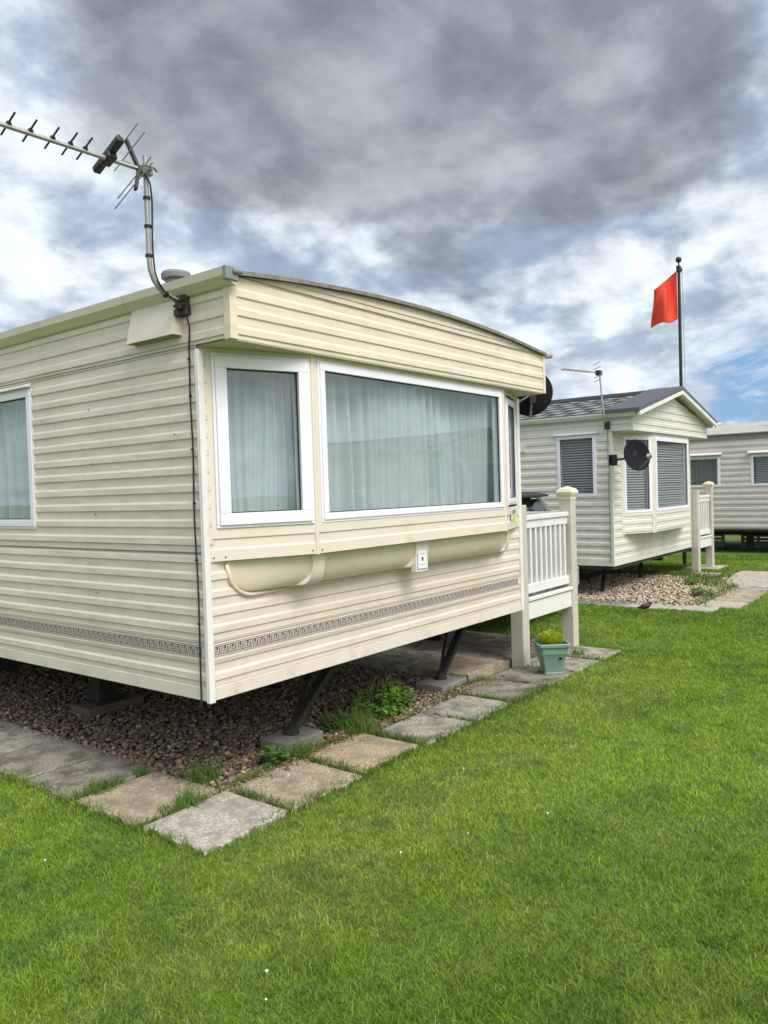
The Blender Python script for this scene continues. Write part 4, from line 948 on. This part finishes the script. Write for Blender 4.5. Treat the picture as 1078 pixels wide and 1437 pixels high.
# ------------------------------------------------------------ gravel
def ico():
    p=(1+5**.5)/2;v=np.array([(-1,p,0),(1,p,0),(-1,-p,0),(1,-p,0),(0,-1,p),(0,1,p),(0,-1,-p),(0,1,-p),(p,0,-1),(p,0,1),(-p,0,-1),(-p,0,1)],float);v/=np.linalg.norm(v[0])
    f=np.array([(0,11,5),(0,5,1),(0,1,7),(0,7,10),(0,10,11),(1,5,9),(5,11,4),(11,10,2),(10,7,6),(7,1,8),(3,9,4),(3,4,2),(3,2,6),(3,6,8),(3,8,9),(4,9,5),(2,4,11),(6,2,10),(8,6,7),(9,8,1)]);return v,f
IV,IF=ico()
def fastmesh(name,V,F,tint,mat,k='stuff'):
    me=bpy.data.meshes.new(name);nf,c=F.shape;me.vertices.add(len(V));me.vertices.foreach_set('co',V.astype(np.float32).ravel())
    me.loops.add(nf*c);me.loops.foreach_set('vertex_index',F.astype(np.int32).ravel());me.polygons.add(nf);me.polygons.foreach_set('loop_start',np.arange(0,nf*c,c,dtype=np.int32))
    me.materials.append(mat);at=me.attributes.new('tint','FLOAT_COLOR','FACE');at.data.foreach_set('color',tint.astype(np.float32).ravel())
    me.update(calc_edges=True);o=bpy.data.objects.new(name,me);ROOT.objects.link(o);o['kind']=k;return o
def stones(xy,size,pal,zoff=0.):
    n=len(xy);s=size[0]+(size[1]-size[0])*rng.random(n)**1.8
    sc=np.stack([rng.uniform(.7,1.25,n),rng.uniform(.7,1.25,n),rng.uniform(.45,.8,n)],1)*s[:,None]/2
    V=IV[None]*(1+rng.uniform(-.22,.22,(n,12,1)));V=V*sc[:,None,:]
    a=rng.uniform(0,2*pi,n);tl=rng.uniform(-.5,.5,n);ca,sa=np.cos(a),np.sin(a)
    x=V[...,0]*np.cos(tl)[:,None]-V[...,2]*np.sin(tl)[:,None];z=V[...,0]*np.sin(tl)[:,None]+V[...,2]*np.cos(tl)[:,None];y=V[...,1]
    X=x*ca[:,None]-y*sa[:,None]+xy[:,0:1];Y=x*sa[:,None]+y*ca[:,None]+xy[:,1:2];Z=z+(sc[:,2]*.55+rng.uniform(0,.012,n)+zoff)[:,None]
    V=np.stack([X,Y,Z],-1).reshape(-1,3);F=(IF[None]+12*np.arange(n)[:,None,None]).reshape(-1,3)
    c=pal[rng.integers(0,len(pal),n)]*rng.uniform(.6,1.3,(n,1));c=np.concatenate([c,np.ones((n,1))],1)
    return V,F,np.repeat(c,20,0)
pal=np.array([(.27,.19,.12),(.20,.14,.095),(.33,.25,.17),(.16,.125,.10),(.24,.16,.10),(.38,.32,.25),(.13,.105,.09),(.30,.20,.115)])
gravm=M('gravel_stone',(.2,.2,.2),.85,.15,90,.3,200,attr=True)
n=25000;xy=np.stack([.19+2.52*rng.random(n)**1.0,.13+3.9*rng.random(n)**1.25],1)
xy=xy[~((xy[:,0]>.76)&(xy[:,0]<1.12)&(xy[:,1]>.28)&(xy[:,1]<.54))]
xy=xy[~((xy[:,0]>2.32)&(xy[:,0]<2.7)&(xy[:,1]>.24)&(xy[:,1]<.52))]
ex=np.stack([rng.uniform(.2,1.4,160),rng.uniform(.02,.16,160)],1)
o=fastmesh('gravel',*stones(np.concatenate([xy,ex]),(.012,.038),pal,.004),gravm);o['label']='brown stony gravel spread beneath the cream caravan';o['category']='gravel'
lt=[]
for i in range(420):
    px=rng.uniform(.22,2.5);py=.14+1.3*rng.random()**2;g=rng.random();lt.append(((px,py,.026+.01*rng.random()),(rng.uniform(-1,1),rng.uniform(-1,1),rng.uniform(-.1,.15)),rng.uniform(.018,.045),rng.uniform(.010,.022),.3,(.20+.16*g,.13+.10*g,.06+.05*g)))
o=buildtinted('leaf_litter',*leafmesh(lt),leafm);o['kind']='stuff';o['label']='dry brown leaf litter scattered over the gravel under the cream caravan';o['category']='leaf litter'
pal2=np.array([(.50,.38,.27),(.42,.30,.20),(.58,.48,.37),(.33,.24,.17),(.46,.40,.33)])
n=5200;xy=np.stack([rng.uniform(7.22,10.1,n),-.12+2.2*rng.random(n)],1);xy=xy[(xy[:,1]>(-.12+.35*np.maximum(0,xy[:,0]-9)))]
o=fastmesh('gravel',*stones(xy,(.025,.05),pal2,.004),gravm);o['label']='pale gravel patch in front of the pale green caravan';o['category']='gravel'

n=900;t1=rng.random(n);side=rng.random(n)<.65
gx_=np.where(side,.2+4.0*t1,.18+rng.normal(0,.035,n));gy_=np.where(side,.12+rng.normal(0,.035,n),.15+2.5*t1)
V,F,C_=stones(np.stack([gx_,gy_],1),(.006,.018),pal,.02);o=fastmesh('loose_grit',V,F,C_,gravm);o['label']='small loose stones spilled onto the inner edges of the slabs';o['category']='grit'
# ------------------------------------------------------------ lawn
def inrect(x,y,r,g=0.): return (x>r[0]-g)&(x<r[1]+g)&(y>r[2]-g)&(y<r[3]+g)
def vnoise(x,y,s,seed):
    r=np.random.default_rng(seed);T=r.random((256,256));x=x*s+500;y=y*s+500;xi=np.floor(x).astype(int);yi=np.floor(y).astype(int);fx=x-xi;fy=y-yi;fx=fx*fx*(3-2*fx);fy=fy*fy*(3-2*fy)
    g=lambda a,b:T[a%256,b%256];return (g(xi,yi)*(1-fx)+g(xi+1,yi)*fx)*(1-fy)+(g(xi,yi+1)*(1-fx)+g(xi+1,yi+1)*fx)*fy
def blades(x,y,h,w,seed=0,lean=.55,tint=None):
    n=len(x);a=rng.uniform(0,2*pi,n);la=rng.uniform(0,2*pi,n);ln=h*rng.uniform(.15,1,n)*lean
    dx,dy=np.cos(a)*w/2,np.sin(a)*w/2;lx,ly=np.cos(la)*ln,np.sin(la)*ln
    z0=np.zeros(n)-.002
    V=np.stack([np.stack([x-dx,y-dy,z0],1),np.stack([x+dx,y+dy,z0],1),np.stack([x+lx*.35+dx*.8,y+ly*.35+dy*.8,h*.55],1),np.stack([x+lx*.35-dx*.8,y+ly*.35-dy*.8,h*.55],1),np.stack([x+lx+dx*.12,y+ly+dy*.12,h],1),np.stack([x+lx-dx*.12,y+ly-dy*.12,h],1)],1).reshape(-1,3)
    k=6*np.arange(n)[:,None];F=np.concatenate([np.array([[0,1,2,3]])+k,np.array([[3,2,4,5]])+k],1).reshape(-1,4)
    if tint is None:
        p=vnoise(x,y,1.1,1)*.45+vnoise(x,y,3.1,2)*.3+vnoise(x,y,9,3)*.25
        g=rng.random(n);p=np.clip((p-.5)*4.2+.5,0,1);q5=vnoise(x,y,26,12);q6=vnoise(x,y,.7,15)
        A=np.array([.145,.272,.018]);B=np.array([.29,.44,.042]);c=A+(B-A)*(p*.65+g*.35)[:,None]
        # yellower, thinner patch beside the path and straw-coloured dead blades
        yl=np.exp(-(((x-.1)/.9)**2+((y+.75)/.40)**2))+.8*np.exp(-(((x-2.6)/1.6)**2+((y+.75)/.3)**2))
        c=c*(1-.6*yl[:,None])+np.array([.38,.43,.08])*.6*yl[:,None]
        dead=rng.random(n)<.03+.08*yl;c[dead]=np.array([.34,.31,.15])*rng.uniform(.6,1.1,(dead.sum(),1))
        mo=np.clip((vnoise(x,y,5.5,21)*.6+vnoise(x,y,14,22)*.4-.58)*6,0,1)[:,None];c=c*(1-.45*mo)+np.array([.07,.20,.035])*.45*mo
        st=np.clip((vnoise(x,y,2.3,31)*.6+vnoise(x,y,11,32)*.4-.60)*6,0,1)[:,None];c=c*(1-.25*st)+np.array([.36,.42,.10])*.25*st
        c*=rng.uniform(.55,1.45,(n,1))*(.82+.36*q5)[:,None]*(.85+.3*q6)[:,None]
        pale=rng.random(n)<.10*np.clip(q6*2-.6,0,1);c[pale]=np.array([.36,.44,.22])*rng.uniform(.7,1.1,(pale.sum(),1))
    else: c=np.array(tint)[None]*rng.uniform(.65,1.35,(n,1))
    c=np.concatenate([c,np.ones((n,1))],1);return V,F,np.repeat(c,2,0)
N_=1250000
r0,r1=1.25,17.;k=.62   # density ~ r^-(2-k)... sampled uniform in r^k
rr=(r0**k+(r1**k-r0**k)*rng.random(N_))**(1/k);th=yaw+rng.uniform(-.72,.60,N_)
x=CX+rr*np.cos(th);y=CY+rr*np.sin(th)
edge=.02*np.sin(x*23)+.025*(vnoise(x,y,9,7)-.5)*2
out=np.zeros(N_,bool)
out|=inrect(x,y,(-.27,4.30,-.255,.10)) & (edge>-10) & ((y>-.255+edge) )
out|=(x>-.27+edge)&(x<.2)&(y>-.25)&(y<13)
out|=inrect(x,y,(.1,2.75,.05,13))
out|=inrect(x,y,(2.7,4.40,.05,1.45+0))
out|=(x>2.75)&(x<3.1)&(y>1.45)&(y<13)&(rng.random(N_)<.7)
out|=inrect(x,y,(6.9,7.3,-.36,1.7));out|=inrect(x,y,(7.2,9.9,-.55,.0));out|=inrect(x,y,(7.2,9.7,-.1,10));out|=inrect(x,y,(9.2,11.2,-.48,.22));out|=inrect(x,y,(9.6,10.8,1.4,10))
out|=inrect(x,y,(14.9,30,-10,14))
for s in SL: 
    if s[0]>6: out|=inrect(x,y,s,-.03)
x,y,rr=x[~out],y[~out],rr[~out]
hv=vnoise(x,y,5,5)
h=(.008+.015*rng.random(len(x)))*(.6+.5*hv+.35*vnoise(x,y,22,18));w=(.0013+.00062*rr)*rng.uniform(.75,1.25,len(x))
h*=np.clip(.9+.035*rr,1,1.35)
# longer fringe along the slabs
fr=(np.abs(y+.28)<.05)&(x>-.3)&(x<4.4)|((np.abs(x+.29)<.05)&(y>-.3)&(y<3));h[fr]*=1.35
grassm=M('grass_blade',(.1,.2,.03),.55,.12,30,attr=True,trans=.35,spec=.3)
o=fastmesh('grass',*blades(x,y,h,w,lean=1.5),grassm);o['label']='short mown lawn, bright green with paler worn patches';o['category']='grass'
# weeds in the joints
gx=[];gy=[];gh=[]
def tuft(cx,cy,r,n,h0):
    a=rng.uniform(0,2*pi,n);q=r*np.sqrt(rng.random(n));gx.append(cx+q*np.cos(a));gy.append(cy+q*np.sin(a));gh.append(rng.uniform(.4,1,n)*h0)
def line(x0,y0,x1,y1,n,h0,j=.012):
    t_=rng.random(n);gx.append(x0+(x1-x0)*t_+rng.normal(0,j,n));gy.append(y0+(y1-y0)*t_+rng.normal(0,j,n));gh.append(rng.uniform(.35,1,n)*h0)
line(-.3,.152,.2,.152,260,.03);line(.22,-.3,.22,.15,420,.035,.016);line(.76,-.28,.76,.15,320,.045,.014);line(1.31,-.28,1.31,.10,420,.05,.022);line(-.3,.70,-.02,.70,260,.05,.016)
line(.2,.2,.2,.6,150,.03);line(.05,-.30,1.2,-.30,420,.035,.02);line(1.3,-.3,2.9,-.3,520,.035,.022);line(-.31,-.2,-.31,2.2,620,.035,.02);line(.25,.16,.75,.17,380,.045,.02);line(.8,.18,1.4,.16,300,.05,.03);line(1.85,-.3,1.85,-.1,80,.03);line(2.38,-.3,2.38,.15,200,.04);line(1.4,.12,2.4,.16,260,.035,.02);line(2.4,-.28,3.0,-.28,200,.04,.03);line(3.39,-.3,3.39,.1,90,.03);line(3.89,-.3,3.89,.1,160,.05)
line(2.4,.22,2.9,.24,160,.04,.02);line(3.2,-.05,3.6,-.2,60,.02,.04)
line(6.9,1.1,7.2,-.2,140,.05,.04);line(7.25,-.12,9.3,-.06,420,.06,.05);line(9.0,.1,10.4,.7,700,.07,.14);line(9.3,.4,10.6,1.1,600,.07,.12)
tx=np.concatenate(gx);ty=np.concatenate(gy);thh=np.concatenate(gh);dd=np.hypot(tx-CX,ty-CY)
V,F,C_=blades(tx,ty,thh+.018,(.0022+.0006*dd),lean=.8,tint=(.12,.20,.035));o=fastmesh('joint_grass',V,F,C_,grassm);o['label']='wispy grass growing in the joints of the paving';o['category']='grass'
# individual tufts and weeds
def grass_tuft(cx,cy,r,n,h0,lab,tint=(.13,.23,.04)):
    a=rng.uniform(0,2*pi,n);q=r*np.sqrt(rng.random(n));V,F,C_=blades(q*np.cos(a),q*np.sin(a),rng.uniform(.4,1,n)*h0,np.full(n,.0042),lean=1.0,tint=tint)
    o=fastmesh('grass_tuft',V,F,C_,grassm);del o['kind'];o.location=(cx,cy,.012);tag(o,lab,'grass tuft');return o
grass_tuft(-.02,.155,.065,150,.115,'grass tuft between the pale corner slab and the brown slab left of it')
grass_tuft(-.13,.165,.05,70,.07,'low grass tuft in the joint left of the larger corner tuft')
grass_tuft(.24,.36,.08,170,.12,'grass tuft at the gravel edge behind the corner slabs')
grass_tuft(.10,.72,.05,80,.08,'grass tuft between the brown slab and the dark slab')
grass_tuft(-.16,.70,.08,160,.07,'low grassy patch at the outer end of the dark slab joint')
grass_tuft(1.33,.22,.12,260,.14,'grass clump in front of the tall leafy weed under the bay')
grass_tuft(.80,.20,.07,130,.11,'grass tuft right of the broad-leaved weed by the concrete pad')
grass_tuft(4.0,-.05,.06,110,.08,'grass tuft on the last slab by the capped decking post')
def weed(cx,cy,specs,lab,stems=()):
    V,F,C_=leafmesh(specs);o=buildtinted('weed',V,F,C_,leafm,smooth=True);o.location=(cx,cy,.01);tag(o,lab,'weed')
    if stems:
        t=MB()
        for a,b in stems: t.tube([a,((Vector(a)+Vector(b))/2)+Vector((0,0,.01)),b],.0025,5)
        t.build('stem',M('green_stem',(.12,.2,.05),.6),o)
    return o
def broad(n,r,h,l,seed):
    rs=random.Random(seed);sp=[];st=[]
    for i in range(n):
        a=rs.uniform(0,2*pi);q=r*rs.uniform(.1,1);z=h*rs.uniform(.3,1);b=(q*.5*cos(a),q*.5*sin(a),z)
        g=rs.random();sp.append((b,(cos(a),sin(a),rs.uniform(-.1,.8)),l*rs.uniform(.6,1.1),l*rs.uniform(.45,.65),rs.uniform(.2,.6),(.055+.05*g,.15+.09*g,.025+.02*g)));st.append(((0,0,0),b))
    return sp,st
sp,st=broad(46,.11,.09,.062,3);weed(.60,.22,sp,'dark broad-leaved weed behind the brown slab at the gravel edge',st)
sp,st=broad(14,.05,.05,.04,5);weed(.74,.16,sp,'small broad-leaved weed just left of the concrete pad',st)
def leafy(n,rx,ry,h,seed,cols=((.08,.20,.03),(.24,.42,.07))):
    rs=random.Random(seed);sp=[];st=[]
    for s in range(n):
        a=rs.uniform(0,2*pi);q=math.sqrt(rs.random());bx,by=rx*q*cos(a),ry*q*sin(a);hh=h*(1-.45*q)*rs.uniform(.6,1.05);tx_=bx*1.25+rs.uniform(-.03,.03);ty_=by*1.25+rs.uniform(-.03,.03)
        st.append(((bx,by,0),(tx_,ty_,hh)))
        for k in range(9):
            u=.25+.75*k/8;b=(bx+(tx_-bx)*u,by+(ty_-by)*u,hh*u);aa=rs.uniform(0,2*pi);g=rs.random()*u
            c=tuple(cols[0][i]+(cols[1][i]-cols[0][i])*g for i in range(3))
            sp.append((b,(cos(aa),sin(aa),rs.uniform(.0,.7)),rs.uniform(.045,.08),rs.uniform(.018,.034),.4,c))
    return sp,st
sp,st=leafy(60,.24,.13,.23,7);weed(1.72,.34,sp,'tall bushy bright green weed under the bay window',st)
sp,st=leafy(22,.14,.08,.13,9,((.05,.12,.03),(.12,.2,.05)));weed(1.36,.36,sp,'darker ragged weed left of the tall bushy weed',st)
sp,st=leafy(16,.14,.10,.16,12);weed(8.1,.05,sp,'small green weed on the far gravel by the path',st)
sp,st=leafy(14,.12,.09,.12,14);weed(9.2,.5,sp,'low green weed near the far decking post',st)
# clover / daisy heads in the lawn at left
dm=M('daisy_white',(.8,.8,.76),.7)
t=MB();t.lathe([(.001,.0),(.001,.020)],seg=5);t.lathe([(.002,.019),(.0048,.021),(.0055,.024),(.003,.026)],seg=8);d0=t.build('daisy',dm)
first=True
for i in range(36):
    if i<30: px=rng.uniform(-1.15,-.42);py=rng.uniform(.1,1.9)
    else: px=rng.uniform(-.9,1.2);py=rng.uniform(-1.5,-.5)
    d_=d0 if first else d0.copy()
    if not first: ROOT.objects.link(d_)
    first=False;d_.location=(px,py,0);s_=rng.uniform(.6,1.1);d_.scale=(s_,s_,rng.uniform(.7,1.1))
    tag(d_,'tiny white daisy head in the mown lawn','daisy','white daisies scattered in the lawn')

# ------------------------------------------------------------ bird
bd=MB()
sp_=[(-.085,0,.062),(-.06,0,.066),(-.035,0,.072),(-.005,0,.078),(.025,0,.086),(.045,0,.100),(.058,0,.114),(.072,0,.118),(.082,0,.117)]
bd.tube(smoothpath(sp_,3),[.004]+[.006,.009,.012,.016,.021,.025,.028,.030,.031,.031,.030,.029,.027,.024,.021,.019,.018,.0175,.017,.016,.013,.011,.008,.005],10)
for s in (-1,1): bd.tube([(0,s*.012,.06),(.004,s*.014,.03),(.0,s*.014,.002),(.018,s*.016,.002)],.0022,5)
b=bd.build('bird',M('bird_black',(.02,.02,.024),.5,.4,60),smooth=True);b.location=(6.46,.22,.012);b.rotation_euler=(0,0,radians(-60))
tag(b,'small black bird standing on the lawn beyond the decking','bird')
t=MB();t.tube([(.080,0,.117),(.090,0,.1155),(.100,0,.113)],[.005,.0035,.001],6);t.build('beak',M('beak_yellow',(.5,.3,.05),.5),b)

# ------------------------------------------------------------ hedge glimpsed beneath the far caravan
sp=[]
for i in range(9000):
    sp.append(((rng.uniform(20,21.2),rng.uniform(-6,12),rng.uniform(0,1.7)),(rng.uniform(-1,.2),rng.uniform(-1,1),rng.uniform(-.3,1)),.13,.07,.3,(.03+.03*rng.random(),.055+.05*rng.random(),.02)))
hd=thing('hedge','dark hedge seen beneath and beyond the taupe caravan','hedge',(0,0,0))
buildtinted('foliage',*leafmesh(sp),leafm,hd)
t=MB()
for y in np.arange(-5.8,12,.6): t.tube([(20.6,y,0),(20.62,y+.05,.8),(20.55,y,1.4)],[.03,.02,.008],6)
t.build('stem',M('bark',(.08,.06,.045),.9),hd)
